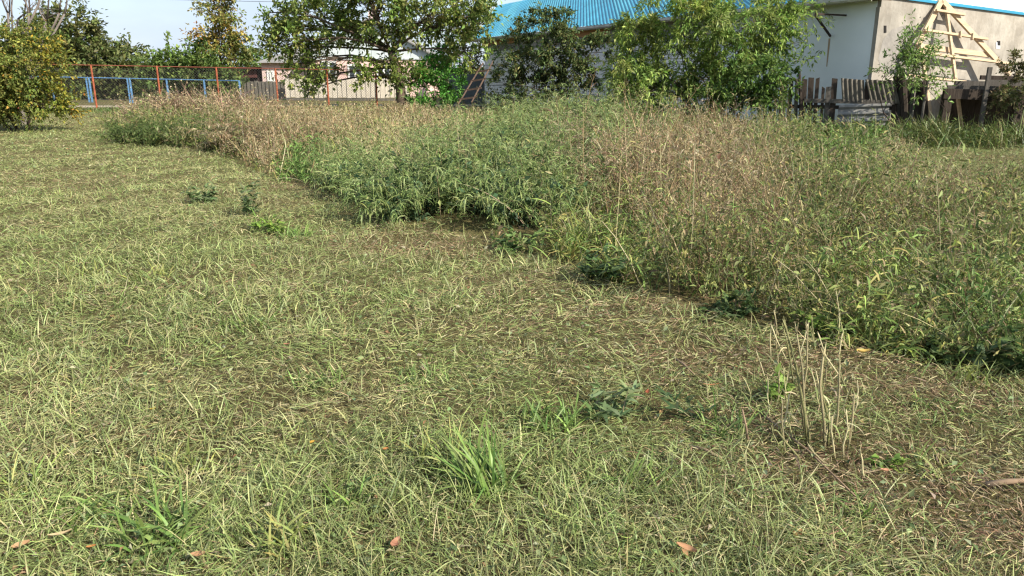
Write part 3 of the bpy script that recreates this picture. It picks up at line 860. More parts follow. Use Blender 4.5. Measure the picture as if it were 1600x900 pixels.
def tree(name, label, cat, base, Y, fork_h, tr, blobs, nleaf, lsize, pal, w=None, ncl=14, cr=0.35, bark=m_bark, group=None,
         trunk_lean=(0, 0), aspect=0.5, stems=1, depth_k=0.9, hang=0.2, var=0.18, fill=0.75):
    """blobs: (px, py, rx_px, ry_px[, weight[, palette shift]]) read at distance Y; base on the ground"""
    bx, by = base
    t = thing(name, label, cat, (bx, by, 0), group)
    fork = np.array([bx + trunk_lean[0], by + trunk_lean[1], fork_h])
    tm = MB(); lm = MB()
    roots = []
    for s_ in range(stems):
        off = np.array([rng.normal(0, 0.12), rng.normal(0, 0.12), 0]) * (stems > 1)
        fk = fork + off * 3
        p = bend((bx + off[0], by + off[1], -0.05), fk, 0.05, 5)
        rr = [tr * 1.35, tr * 1.02, tr * 0.93, tr * 0.85, tr * 0.75]
        tm.tube(p, [r_ / math.sqrt(stems) for r_ in rr], 8)
        roots.append((p, fk))
    tm.build('trunk', bark, t, smooth=True)
    ppm = F_PX / (Y / math.cos(PITCH) * math.cos(PITCH) + 0.0)
    area = lambda b_: (b_[4] if len(b_) > 4 else 1) * (b_[2] * b_[3]) ** 0.78
    tot = sum(area(b_) for b_ in blobs)
    LP, LC, LA = [], [], []
    for b_ in blobs:
        cx, cy, rx, ry = b_[:4]; wt = b_[4] if len(b_) > 4 else 1
        tint = np.array(b_[5]) if len(b_) > 5 else np.ones(3)
        c = atd(cx, cy, Y); ax, az_ = rx / ppm, ry / ppm; ay = ax * depth_k
        c = c + np.array([0, rng.uniform(-0.5, 0.5) * ax * depth_k, 0])
        p, fk = roots[rng.integers(len(roots))]
        st = fk if c[2] > fk[2] else p[2 + rng.integers(2)]
        rl = tr * 0.32 / math.sqrt(stems)
        limb = bend(st, c, 0.10, 5)
        lm.tube(limb, [rl, rl * 0.8, rl * 0.62, rl * 0.48, rl * 0.3], 5)
        M = max(3, int(ncl * area(b_) * len(blobs) / tot))
        d = rng.normal(0, 1, (M, 3)); d /= np.linalg.norm(d, axis=1, keepdims=True)
        rad = rng.uniform(0.25, 1.0, (M, 1)) ** fill
        cl = c + d * rad * np.array([ax, ay, az_])
        cl[:, 2] = np.maximum(cl[:, 2], 0.12)
        for q in cl:
            lm.tube(bend(limb[rng.integers(2, 5)], q, 0.12, 3), [rl * 0.25, rl * 0.16, 0.006], 4)
        nl = int(nleaf * area(b_) / tot)
        k_ = rng.integers(0, M, nl)
        crs = cr * rng.uniform(0.6, 1.35, M)
        TW = 7
        td = rng.normal(0, 1, (M, TW, 3)); td += ((cl - c) / np.array([ax, ay, az_]))[:, None] * 1.1; td[..., 2] += 0.35
        td /= np.linalg.norm(td, axis=2, keepdims=True)
        tl_ = crs[:, None] * rng.uniform(1.0, 2.6, (M, TW))
        tw = rng.integers(0, TW, nl); u_ = rng.random(nl) ** 0.8
        dv = td[k_, tw]; ln = tl_[k_, tw]
        P = cl[k_] + dv * (u_ * ln)[:, None] + rng.normal(0, 0.13, (nl, 3)) * crs[k_][:, None]
        P[:, 2] -= hang * 0.9 * u_ ** 2 * ln
        LA.append(dv * 0.7 + np.array([0, 0, -0.5]) * (hang * u_)[:, None])
        P[:, 2] = np.maximum(P[:, 2], 0.03)
        ccol = rng.normal(1, 0.14, (M, 1)) * rng.normal(1, 0.05, (M, 3))
        LP.append(P); LC.append(pick(pal, nl, var, w) * ccol[k_] * tint)
    lm.build('limbs', bark, t, smooth=True)
    P = np.concatenate(LP); col = np.concatenate(LC); n_ = len(P)
    A = rng.normal(0, 0.6, (n_, 3)) + np.concatenate(LA); A[:, 2] -= hang * 0.5
    sz = lsize * rng.uniform(0.6, 1.35, n_)
    mesh_np('crown', [leaves(P, A, sz, sz * aspect, col * 1.9)], LEAF, t)
    return t

G_DARK = [(0.035, 0.065, 0.016), (0.05, 0.085, 0.02), (0.07, 0.105, 0.026)]
G_MID = [(0.06, 0.105, 0.022), (0.085, 0.135, 0.03), (0.11, 0.155, 0.04)]
G_YEL = [(0.15, 0.145, 0.034), (0.105, 0.125, 0.03), (0.27, 0.18, 0.035), (0.08, 0.10, 0.022)]

# walnut behind the red fence
wb = ground(627, 169)
tree('walnut_tree', 'broad walnut tree with drooping boughs before the pink house', 'tree', (wb[0], wb[1]), wb[1], 2.3, 0.21,
     [(500, 25, 62, 40), (450, 50, 34, 42, 1), (590, 15, 70, 40), (670, 25, 62, 45), (735, 28, 40, 50), (560, 45, 30, 14, 0.5), (440, 72, 26, 22, 0.7),
      (500, 95, 30, 28, 0.8), (498, 122, 20, 18, 0.6), (608, 95, 22, 18, 0.7), (568, 108, 22, 16, 0.8), (630, 58, 14, 14, 0.3), (615, 130, 22, 12, 0.7),
      (560, -60, 130, 60, 0.4), (680, -60, 110, 55, 0.4), (470, 100, 22, 22, 0.7), (490, 138, 12, 10, 0.5), (705, 75, 26, 24, 0.45), (420, 20, 16, 16, 0.5), (640, 118, 14, 22, 0.5), (415, 72, 12, 14, 0.5)],
     20000, 0.19, [(0.10, 0.135, 0.03), (0.13, 0.165, 0.04), (0.065, 0.09, 0.02), (0.16, 0.17, 0.05)], ncl=17, cr=0.30, aspect=0.5, trunk_lean=(-0.35, 0.1), depth_k=0.9)
# round green bush right of the walnut
gb_ = ground(680, 168)
tree('green_bush', 'dense bright green rounded bush beside the walnut trunk', 'bush', (gb_[0], gb_[1]), gb_[1], 0.5, 0.1,
     [(680, 105, 36, 28, 1, (1.2, 1.25, 1.1)), (660, 135, 30, 30), (705, 135, 26, 28, 0.8), (680, 155, 44, 14), (690, 85, 22, 14, 0.8, (1.25, 1.35, 1.1))],
     7500, 0.13, [(0.055, 0.14, 0.025), (0.04, 0.10, 0.02), (0.08, 0.18, 0.03)], ncl=18, cr=0.22, stems=3, aspect=0.45)
# brown-green tree between walnut and building
tb = ground(730, 160)
tree('thin_tree', 'thin olive tree rising behind the ladder and grey fence', 'tree', (tb[0] - 0.3, tb[1] + 3), tb[1] + 3, 1.4, 0.1,
     [(730, 85, 26, 30), (722, 60, 26, 22), (745, 50, 18, 26, 0.7), (715, 112, 14, 12, 0.5)], 3200, 0.15,
     [(0.085, 0.08, 0.025), (0.12, 0.10, 0.035), (0.06, 0.07, 0.02)], ncl=10, cr=0.32)
# shrubs before the block wall
sb = ground(860, 178)
tree('wall_shrub', 'tall dark leafy shrub growing before the block wall under the blue eaves', 'shrub', (sb[0], 25.6), 25.6, 0.7, 0.10,
     [(850, 60, 46, 42), (810, 95, 34, 34), (875, 100, 48, 42), (925, 95, 26, 46, 0.8), (835, 135, 54, 28, 1, (0.85, 0.85, 0.85)), (900, 140, 40, 26), (845, 25, 30, 16, 0.6), (878, 22, 16, 14, 0.5), (795, 140, 22, 22, 0.7), (940, 75, 16, 26, 0.5), (770, 128, 12, 22, 0.6)],
     17500, 0.105, [(0.07, 0.07, 0.022), (0.06, 0.085, 0.03), (0.08, 0.105, 0.035), (0.03, 0.05, 0.015)], ncl=14, cr=0.2, stems=4, bark=m_bark2, aspect=0.5)
# big willow-like tree over the limewashed wall
tree('willow_tree', 'wide bushy willow with narrow leaves hiding the middle of the front wall', 'tree', (atd(1090, 150, 17.9)[0], 17.9), 17.9, 0.8, 0.11,
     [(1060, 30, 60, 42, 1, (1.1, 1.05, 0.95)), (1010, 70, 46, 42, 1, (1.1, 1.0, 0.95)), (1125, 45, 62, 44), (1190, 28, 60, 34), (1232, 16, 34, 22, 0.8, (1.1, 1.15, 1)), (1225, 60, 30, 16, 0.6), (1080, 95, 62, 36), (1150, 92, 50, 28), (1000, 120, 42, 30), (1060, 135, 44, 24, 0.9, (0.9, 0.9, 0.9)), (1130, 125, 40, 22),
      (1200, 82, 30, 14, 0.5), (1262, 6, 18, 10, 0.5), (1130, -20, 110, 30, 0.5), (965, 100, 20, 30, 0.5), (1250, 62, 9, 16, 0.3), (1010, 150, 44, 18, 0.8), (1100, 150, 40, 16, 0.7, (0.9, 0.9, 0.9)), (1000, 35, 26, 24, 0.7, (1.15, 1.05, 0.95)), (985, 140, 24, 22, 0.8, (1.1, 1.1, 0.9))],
     27000, 0.12, [(0.10, 0.145, 0.03), (0.13, 0.175, 0.04), (0.075, 0.115, 0.025), (0.16, 0.20, 0.06)], ncl=14, cr=0.2, stems=5, bark=m_bark2, aspect=0.27, hang=0.55)
tree('young_elder', 'small dark shrub under the willow at the end of the pickets', 'shrub', (atd(1175, 150, 16.9)[0], 16.9), 16.9, 0.5, 0.05,
     [(1170, 112, 26, 14), (1205, 112, 22, 16, 0.8), (1215, 140, 20, 22), (1180, 150, 30, 22), (1235, 120, 14, 22, 0.4), (1260, 98, 14, 8, 0.2), (1125, 155, 34, 16)], 4600, 0.10,
     [(0.06, 0.10, 0.022), (0.09, 0.14, 0.03), (0.04, 0.07, 0.018)], ncl=12, cr=0.15, stems=4, bark=m_bark2, aspect=0.4)
tree('climbing_sapling', 'leafy green sapling growing up through the pine truss', 'sapling', (atd(1432, 150, 15.9)[0], 15.9), 15.9, 0.6, 0.03,
     [(1422, 70, 16, 22), (1412, 88, 20, 16), (1440, 90, 16, 22), (1425, 112, 30, 16, 0.7), (1450, 70, 10, 20, 0.5), (1470, 105, 18, 14, 0.35), (1385, 115, 14, 14, 0.5), (1421, 44, 5, 9, 0.4), (1450, 140, 20, 22, 0.5)], 1900, 0.09,
     [(0.10, 0.15, 0.04), (0.13, 0.18, 0.05), (0.07, 0.11, 0.03)], ncl=9, cr=0.14, stems=3, bark=m_bark2, aspect=0.35)
tree('ragged_shrub', 'ragged dark shrub overgrowing the right end of the lean-to', 'shrub', (atd(1590, 150, 15.6)[0], 15.6), 15.6, 0.4, 0.03,
     [(1592, 105, 14, 16, 0.7), (1585, 145, 30, 22), (1610, 130, 30, 34)], 2200, 0.075, [(0.07, 0.075, 0.025), (0.10, 0.08, 0.04), (0.05, 0.06, 0.018)], ncl=9, cr=0.13, stems=3, bark=m_bark2)
# yellowing bush at the left edge
yb = ground(36, 205)
tree('yellowing_bush', 'large round bush turning yellow and orange at the edge of the mown grass', 'bush', (yb[0], yb[1]), yb[1], 0.5, 0.07,
     [(15, 62, 46, 24), (45, 66, 26, 20, 0.8), (55, 100, 50, 40), (10, 120, 46, 44), (60, 150, 48, 36), (0, 155, 44, 34), (95, 155, 16, 30, 0.7, (1.5, 1.25, 0.9)), (70, 82, 20, 18, 0.6, (1.6, 1.25, 0.8)), (35, 168, 55, 16, 0.6), (-40, 110, 50, 60)],
     24000, 0.08, G_YEL, [3, 5, 0.5, 5], ncl=26, cr=0.20, stems=4, bark=m_bark2, aspect=0.55)
# bare sapling behind it
bs = thing('bare_sapling', 'leafless grey sapling with upright branches above the yellowing bush', 'sapling', (atd(30, 150, 22)[0], 22, 0))
m = MB()
base_ = np.array([atd(30, 150, 22)[0], 22, 0.0])
for (x0, y0, x1, y1) in ((8, 60, 12, -60), (20, 55, 30, -70), (34, 60, 45, -30), (48, 40, 60, -60), (28, 30, 62, 2), (72, 42, 76, -40), (72, 35, 60, -5), (93, 20, 98, -20), (101, 22, 103, -30), (12, 20, 0, -10), (45, 20, 30, -20), (72, 30, 92, 20), (60, 8, 66, -20)):
    a = atd(x0, y0, 22 + rng.uniform(-0.5, 0.5)); b_ = atd(x1, y1, 22 + rng.uniform(-0.6, 0.6))
    m.tube(bend(a, b_, 0.04, 4), [0.028, 0.022, 0.016, 0.008], 5)
    m.tube(bend(base_ + np.array([0, 0, 0.4]), a, 0.06, 4), [0.04, 0.035, 0.03, 0.028], 5)
    for k in range(6):
        t_ = rng.uniform(0.1, 0.9); q = a + (b_ - a) * t_
        m.tube([q, q + rng.normal(0, 0.16, 3) + np.array([0, 0, 0.22])], [0.009, 0.004], 4)
m.build('branches', m_twig, bs, smooth=True)
m = MB(); m.tube([base_ + np.array([0, 0, -0.05]), base_ + np.array([0, 0, 0.45])], [0.08, 0.06], 7); m.build('trunk', m_twig, bs)
# trees behind the fences, left
tree('round_tree', 'large rounded dark green tree beyond the blue rail fence', 'tree', (atd(120, 150, 47)[0], 47), 47, 1.5, 0.2,
     [(115, 75, 62, 46), (150, 95, 50, 44), (75, 100, 40, 44), (100, 50, 40, 24, 0.8), (175, 120, 30, 30), (110, 125, 60, 26), (60, 60, 28, 22, 0.6), (185, 145, 22, 14), (130, 150, 50, 10, 0.8)],
     24000, 0.27, [(0.062, 0.075, 0.022), (0.075, 0.095, 0.03), (0.095, 0.10, 0.035)], ncl=20, cr=0.55, bark=m_bark2, group=None)
tree('poplar_tree', 'slender poplar with yellowing leaves rising behind the blue rail fence', 'tree', (atd(350, 150, 46)[0], 46), 46, 2.2, 0.13,
     [(342, 15, 26, 28), (335, 45, 28, 26, 0.8, (1.3, 1.15, 1)), (352, 60, 26, 26, 1, (1.25, 1.05, 0.8)), (375, 70, 16, 22, 0.9, (0.6, 0.75, 0.7)), (350, 85, 30, 16), (312, 62, 12, 14, 0.4, (1.5, 1.05, 1.1)), (345, -25, 24, 30), (380, 88, 12, 14, 0.8, (0.6, 0.75, 0.7))],
     6500, 0.2, [(0.13, 0.125, 0.035), (0.10, 0.12, 0.03), (0.19, 0.15, 0.05)], ncl=14, cr=0.36)
tree('leafy_tree', 'leafy green tree bunched below the poplar behind the fences', 'tree', (atd(285, 150, 45)[0], 45), 45, 1.0, 0.14,
     [(275, 92, 30, 20, 1, (1.2, 1.2, 1)), (305, 95, 26, 22, 0.9, (0.7, 0.8, 0.8)), (250, 115, 30, 24), (290, 125, 40, 24), (330, 110, 34, 24), (345, 130, 34, 18), (255, 140, 34, 14)],
     11000, 0.23, [(0.07, 0.10, 0.026), (0.09, 0.125, 0.03), (0.05, 0.075, 0.02)], ncl=16, cr=0.42, bark=m_bark2)
tree('small_spruce', 'small dark blue green conifer in the gap beyond the fences', 'tree', (atd(215, 150, 52)[0], 52), 52, 0.6, 0.08,
     [(215, 108, 4, 6), (214, 117, 7, 7), (213, 128, 10, 9), (212, 141, 13, 9)], 1500, 0.2, [(0.03, 0.055, 0.035), (0.045, 0.07, 0.045)], ncl=9, cr=0.2, bark=m_bark2)
tree('far_tree', 'hazy green tree showing over the roof of the dark shed', 'tree', (atd(392, 150, 62)[0], 62), 62, 1.0, 0.12,
     [(388, 98, 16, 14), (400, 90, 10, 10)], 900, 0.26, G_MID, ncl=10, cr=0.5)
# wooded skyline far behind
def far_wood():
    ch = []
    N_ = 16000
    x = rng.uniform(-120, 130, N_); y = rng.uniform(115, 135, N_)
    h = 1.6 + 1.1 * vnoise(x, y * 0, 9, 3) + 0.8 * vnoise(x, y * 0, 3, 4)
    z = rng.uniform(0, 1, N_) ** 0.8 * h
    A = rng.normal(0, 1, (N_, 3))
    s_ = rng.uniform(0.7, 1.3, N_)
    ch.append(leaves(np.stack([x, y, z], 1), A, s_, s_ * 0.7, pick([(0.06, 0.085, 0.035), (0.08, 0.10, 0.045)], N_, 0.2)))
    o = mesh_np('far_woodland', ch, LEAF, kind='stuff')
    tag(o, 'low far off belt of trees along the horizon', 'woodland')
far_wood()

# ================================================================== WEED BELT
edge_px = [(186, 226), (260, 231), (345, 243), (385, 262), (450, 287), (540, 312), (590, 345), (660, 352), (770, 378), (830, 402), (920, 432), (1000, 462), (1100, 497), (1200, 522), (1320, 560), (1450, 582), (1600, 596), (1900, 640)]
edge = [ground(*q)[:2] for q in edge_px]
back = [(8.0, 5.6), (6.2, 6.8), (5.2, 9.0), (6.4, 12.5), (7.8, 15.2), (5.6, 16.4), (4.0, 19.0), (2.4, 24.0), (-1.5, 28.0), (-6.5, 29.0), (-11.0, 27.5), (-11.3, 23.5), (-9.6, 18.5), (-8.0, 15.6)]
BELT = [tuple(p) for p in edge] + back

edge_arr = np.array(edge)
def edge_dist(x, y):
    """distance to the front edge of the weed belt"""
    d = np.full(len(x), 1e9)
    for i in range(len(edge_arr) - 1):
        a, b_ = edge_arr[i], edge_arr[i + 1]
        v = b_ - a; L2 = v @ v
        t = np.clip(((x - a[0]) * v[0] + (y - a[1]) * v[1]) / L2, 0, 1)
        d = np.minimum(d, np.hypot(x - a[0] - t * v[0], y - a[1] - t * v[1]))
    return d

def sample_belt(n_tot, k=1.45):
    X = []; Y = []
    while sum(len(a) for a in X) < n_tot:
        u = rng.random(60000)
        e = 2 - k
        d = (2.0 ** e + u * (30.5 ** e - 2.0 ** e)) ** (1 / e)
        x = rng.uniform(-1, 1, 60000) * (0.75 * d + 1.2)
        ok = inpoly(x, d, BELT)
        X.append(x[ok]); Y.append(d[ok])
    return np.concatenate(X)[:n_tot], np.concatenate(Y)[:n_tot]

# what grows where: picture-space anchors of each kind, looked up at 60 % of a plant's height
# kinds: 0 drooping pale green, 1 dry brown seed heads, 2 broad yellow-green grass, 3 leafy dark green, 4 fine tan grass, 5 low bright green
ANCH = [(270, 190, 3, 0.62), (210, 205, 3, 0.5), (340, 195, 3, 0.6), (300, 160, 1, 0.75), (380, 160, 1, 0.7), (240, 165, 1, 0.6),
        (400, 205, 1, 0.75), (370, 220, 1, 0.7), (470, 195, 1, 0.65), (540, 185, 1, 0.55), (590, 205, 4, 0.55), (560, 170, 4, 0.5), (460, 170, 4, 0.55), (630, 225, 4, 0.5), (620, 190, 4, 0.45),
        (700, 185, 4, 0.42), (760, 188, 4, 0.4), (690, 205, 4, 0.45), (640, 178, 1, 0.4),
        (430, 265, 5, 0.28), (500, 275, 5, 0.30), (480, 245, 5, 0.42), (540, 290, 5, 0.35), (560, 245, 0, 0.55),
        (620, 270, 0, 0.64), (620, 315, 0, 0.5), (700, 240, 0, 0.7), (760, 215, 0, 0.7), (700, 310, 0, 0.55), (800, 230, 0, 0.72), (860, 220, 0, 0.72), (800, 300, 3, 0.5), (760, 330, 3, 0.42), (850, 270, 0, 0.7), (900, 190, 0, 0.72), (960, 190, 0, 0.7), (830, 190, 0, 0.62),
        (960, 260, 1, 0.74), (1000, 230, 1, 0.76), (1080, 230, 1, 0.76), (1140, 240, 1, 0.74), (1060, 280, 1, 0.7), (1140, 300, 1, 0.66), (1030, 185, 0, 0.7), (1170, 180, 1, 0.75), (1120, 205, 1, 0.74), (1230, 195, 3, 0.6), (1300, 200, 5, 0.5), (1260, 230, 3, 0.6),
        (880, 340, 2, 0.5), (900, 390, 2, 0.42), (860, 380, 2, 0.4), (940, 370, 2, 0.5), (1020, 300, 2, 0.65), (980, 330, 2, 0.55), (960, 420, 3, 0.3), (1000, 380, 3, 0.45), (1080, 380, 3, 0.5), (1140, 370, 6, 0.52), (1030, 440, 3, 0.36), (1060, 430, 3, 0.32), (1120, 420, 3, 0.42), (1180, 350, 6, 0.58), (1220, 430, 3, 0.44), (1100, 460, 3, 0.36),
        (1200, 290, 1, 0.62), (1280, 280, 3, 0.55), (1350, 300, 6, 0.52), (1300, 340, 3, 0.5), (1230, 350, 6, 0.52), (1250, 400, 3, 0.48), (1180, 460, 3, 0.36), (1350, 390, 6, 0.52), (1400, 330, 6, 0.5), (1300, 440, 3, 0.42), (1340, 460, 2, 0.42), (1380, 500, 2, 0.36), (1430, 420, 3, 0.48), (1400, 380, 2, 0.4), (1480, 370, 6, 0.5), (1470, 470, 3, 0.44), (1540, 400, 3, 0.52), (1500, 430, 6, 0.48), (1580, 330, 3, 0.5), (1560, 470, 3, 0.45), (1580, 430, 5, 0.45), (1520, 530, 3, 0.3), (1450, 280, 4, 0.38), (1530, 310, 6, 0.45), (1590, 380, 2, 0.5), (1430, 240, 4, 0.3), (1360, 260, 3, 0.45), (1420, 290, 6, 0.42),
        (260, 205, 3, 0.55), (300, 208, 3, 0.55), (340, 212, 3, 0.5), (230, 212, 3, 0.45), (310, 185, 3, 0.6), (580, 265, 0, 0.5), (660, 215, 0, 0.6), (1190, 215, 3, 0.62), (1160, 270, 1, 0.7)]
AN = np.array([(a, b_, c, d) for a, b_, c, d in ANCH], float)

def classify(x, y):
    px, py = proj(np.stack([x, y, np.full(len(x), 0.36)], 1))
    px = px + rng.normal(0, 12, len(x)); py = py + rng.normal(0, 6, len(x))
    sc = np.clip((py - 120) / 120, 0.35, 2.0)
    D = ((px[:, None] - AN[None, :, 0]) / 1.4) ** 2 + (py[:, None] - AN[None, :, 1]) ** 2 * 2.2
    i = np.argmin(D, 1)
    return AN[i, 2].astype(int), AN[i, 3]

PAL_DROOP = [(0.27, 0.34, 0.115), (0.21, 0.28, 0.085), (0.35, 0.41, 0.17), (0.13, 0.19, 0.055)]
PAL_DRY = [(0.30, 0.22, 0.115), (0.40, 0.31, 0.18), (0.22, 0.145, 0.08), (0.46, 0.38, 0.24), (0.18, 0.20, 0.075)]
PAL_BROAD = [(0.20, 0.28, 0.06), (0.26, 0.33, 0.08), (0.14, 0.22, 0.045), (0.36, 0.33, 0.10)]
PAL_LEAFY = [(0.13, 0.185, 0.05), (0.18, 0.235, 0.07), (0.24, 0.285, 0.095), (0.32, 0.27, 0.14), (0.09, 0.13, 0.035), (0.34, 0.34, 0.11)]
PAL_TAN = [(0.38, 0.32, 0.17), (0.31, 0.28, 0.125), (0.24, 0.26, 0.095), (0.44, 0.37, 0.22)]
PAL_LOW = [(0.16, 0.27, 0.065), (0.22, 0.33, 0.09), (0.12, 0.20, 0.05)]
PAL_STEM = [(0.30, 0.25, 0.14), (0.18, 0.16, 0.08), (0.15, 0.19, 0.07)]

def along(P, K, lo, hi):
    """K points on each stem polyline -> positions, index"""
    N_, S1 = P.shape[:2]
    t = rng.uniform(lo, hi, (N_, K)) * (S1 - 1)
    i = np.minimum(t.astype(int), S1 - 2); f = (t - i)[..., None]
    n_ = np.arange(N_)[:, None]
    q = P[n_, i] * (1 - f) + P[n_, i + 1] * f
    return q.reshape(-1, 3), np.repeat(np.arange(N_), K), (t / (S1 - 1)).ravel()

def weeds():
    x, y = sample_belt(20500)
    kind, hh = classify(x, y)
    # plants stand in clumps: each clump mostly one kind, highest in its middle, hollows between
    cx, cy = sample_belt(300, 1.2)
    ck, chh = classify(cx, cy)
    chh = chh * rng.uniform(0.6, 1.4, len(cx)) * np.where(ck <= 1, 1.08, 1.0)
    d1 = np.zeros(len(x)); d2 = np.zeros(len(x)); ci = np.zeros(len(x), int)
    for a_ in range(0, len(x), 2000):
        D = np.hypot(x[a_:a_ + 2000, None] - cx[None], y[a_:a_ + 2000, None] - cy[None])
        o_ = np.argpartition(D, 1, axis=1)[:, :2]
        e_ = np.take_along_axis(D, o_, 1)
        w_ = np.argmin(e_, 1); r_ = np.arange(len(o_))
        ci[a_:a_ + 2000] = o_[r_, w_]; d1[a_:a_ + 2000] = e_[r_, w_]; d2[a_:a_ + 2000] = e_[r_, 1 - w_]
    fr = d1 / (d2 + 1e-6)
    own = rng.random(len(x)) < 0.68
    alt = rng.random(len(x)) < 0.12                              # strays of other kinds everywhere
    kind = np.where(alt, rng.choice([1, 2, 3, 6], len(x)), kind)
    kind = np.where(own & ~alt, ck[ci], kind); hh = np.where(own, chh[ci], hh)
    ed = edge_dist(x, y)
    keep = rng.random(len(x)) < np.clip(1.35 - 1.25 * fr ** 2, 0.1, 1)
    keep &= ed > 0.42 * (vnoise(x, y, 0.3, 41) - 0.45) * np.clip(y / 4, 0.8, 2.5)
    hh = hh * (1.24 - 0.82 * fr ** 2) * np.clip(0.55 + ed * 0.9, 0.55, 1) * np.where((x < -4) & (y > 12), 0.82, 0.95)
    _px, _py = proj(np.stack([x, y, np.zeros(len(x))], 1))
    keep &= ~((_px > 560) & (_px < 860) & (ed < 0.75) & (rng.random(len(x)) < 0.86))
    x, y, kind, hh = x[keep], y[keep], kind[keep], hh[keep]
    out = {k: [] for k in range(7)}
    # the outer edge of the belt is lower
    for k in range(7):
        s_ = kind == k
        xs, ys, h = x[s_], y[s_], hh[s_]
        N_ = len(xs)
        if not N_: continue
        h = h * rng.uniform(0.55, 1.18, N_)
        zs = ground_z(xs, ys)
        B = np.stack([xs, ys, zs - 0.01], 1)
        lod = np.clip((ys / 6.0) ** 0.75, 0.75, 3.2)
        az = rng.uniform(0, 2 * math.pi, N_)
        ch = out[k]
        if k == 0:
            c, P = strands(B, az, rng.uniform(0.9, 1.5, N_), rng.uniform(0.2, 1.0, N_), h * 1.15, 0.006 * lod, pick(PAL_STEM, N_), S=4); ch.append(c)
            q, ix, t = along(P, 20, 0.3, 1.0); n_ = len(q)
            c, P2 = strands(q, rng.uniform(0, 6.28, n_), rng.uniform(-0.1, 1.1, n_), rng.uniform(1.0, 2.4, n_), rng.uniform(0.07, 0.17, n_) * lod[ix] ** 0.3, 0.0055 * lod[ix], pick(PAL_DROOP, n_, 0.2), S=3); ch.append(c)
            q, ix, t = along(P, 7, 0.1, 0.8); n_ = len(q)
            A = rng.normal(0, 1, (n_, 3)); A[:, 2] -= 0.2
            sz = rng.uniform(0.03, 0.075, n_) * lod[ix] ** 0.5
            ch.append(leaves(q, A, sz, sz * 0.5, pick(PAL_LEAFY, n_, 0.2) * np.array([0.75, 0.8, 0.75])))
        elif k == 1:
            c, P = strands(B, az, rng.uniform(1.0, 1.55, N_), rng.uniform(0.0, 0.6, N_), h * 1.1, 0.0055 * lod, pick(PAL_DRY[:3], N_), S=4); ch.append(c)
            q, ix, t = along(P, 9, 0.3, 0.95); n_ = len(q)
            c, P2 = strands(q, rng.uniform(0, 6.28, n_), rng.uniform(0.2, 1.3, n_), rng.uniform(-0.2, 0.9, n_), rng.uniform(0.07, 0.2, n_), 0.0035 * lod[ix], pick(PAL_DRY, n_, 0.2), S=2); ch.append(c)
            q, i2, t = along(P2, 2, 0.2, 1.1); n_ = len(q)
            A = rng.normal(0, 1, (n_, 3)); sz = rng.uniform(0.010, 0.024, n_) * lod[ix[i2]] ** 0.75
            ch.append(leaves(q, A, sz, sz * 0.42, pick(PAL_DRY, n_, 0.25)))
            q, ix, t = along(P, 5, 0.05, 0.6); n_ = len(q)
            A = rng.normal(0, 1, (n_, 3)); sz = rng.uniform(0.025, 0.05, n_) * lod[ix] ** 0.5
            ch.append(leaves(q, A, sz, sz * 0.4, pick(PAL_LEAFY + PAL_DRY[:2], n_, 0.25)))
        elif k == 2:
            for r_ in range(6):
                ch.append(strands(B + rng.normal(0, 0.03, B.shape) * np.array([1, 1, 0]), rng.uniform(0, 6.28, N_), rng.uniform(0.9, 1.5, N_), rng.uniform(0.3, 2.2, N_), h * rng.uniform(0.5, 1.2, N_), rng.uniform(0.008, 0.016, N_) * lod ** 0.5, pick(PAL_BROAD, N_, 0.2), pick(PAL_BROAD + [(0.4, 0.33, 0.12)], N_, 0.2), S=4, curl=0.4)[0])
            c, P = strands(B, az, rng.uniform(1.1, 1.5, N_), 0.3, h, 0.006 * lod, pick(PAL_STEM, N_), S=3); ch.append(c)
            q, ix, t = along(P, 5, 0.2, 1.0); n_ = len(q)
            ch.append(strands(q, rng.uniform(0, 6.28, n_), rng.uniform(0.3, 1.1, n_), rng.uniform(0.6, 1.9, n_), rng.uniform(0.08, 0.18, n_), 0.011, pick(PAL_BROAD, n_, 0.2), S=3)[0])
        elif k == 3:
            c, P = strands(B, az, rng.uniform(0.9, 1.5, N_), rng.uniform(0.0, 0.8, N_), h * 1.15, 0.006 * lod, pick(PAL_STEM, N_), S=4); ch.append(c)
            q, ix, t = along(P, 17, 0.08, 1.0); n_ = len(q)
            A = rng.normal(0, 1, (n_, 3)); A[:, 2] += 0.2
            sz = rng.uniform(0.03, 0.085, n_) * lod[ix] ** 0.55
            q = q + rng.normal(0, 0.03, q.shape); q[:, 2] = np.maximum(q[:, 2], 0.01)
            ch.append(leaves(q, A, sz, sz * rng.uniform(0.16, 0.36, n_), pick(PAL_LEAFY, n_, 0.25)))
            q, ix, t = along(P, 6, 0.4, 1.0); n_ = len(q)
            ch.append(strands(q, rng.uniform(0, 6.28, n_), rng.uniform(0.2, 1.3, n_), rng.uniform(0, 1.2, n_), rng.uniform(0.05, 0.14, n_), 0.004 * lod[ix], pick(PAL_LEAFY + PAL_DRY[:2], n_, 0.2), S=2)[0])
        elif k == 6:
            # dock-like: dark seed-studded stems over mixed green leaves
            c, P = strands(B, az, rng.uniform(1.0, 1.5, N_), rng.uniform(0.0, 0.6, N_), h * 1.15, 0.005 * lod, pick([(0.16, 0.10, 0.06), (0.24, 0.20, 0.09), (0.20, 0.22, 0.09)], N_), S=4); ch.append(c)
            q, ix, t = along(P, 6, 0.35, 0.95); n_ = len(q)
            c, P2 = strands(q, rng.uniform(0, 6.28, n_), rng.uniform(0.5, 1.3, n_), rng.uniform(-0.1, 0.7, n_), rng.uniform(0.06, 0.16, n_), 0.004 * lod[ix], pick(PAL_DRY[:3] + PAL_LEAFY[:2], n_, 0.2), S=2); ch.append(c)
            q, i2, t = along(P2, 3, 0.2, 1.0); n_ = len(q)
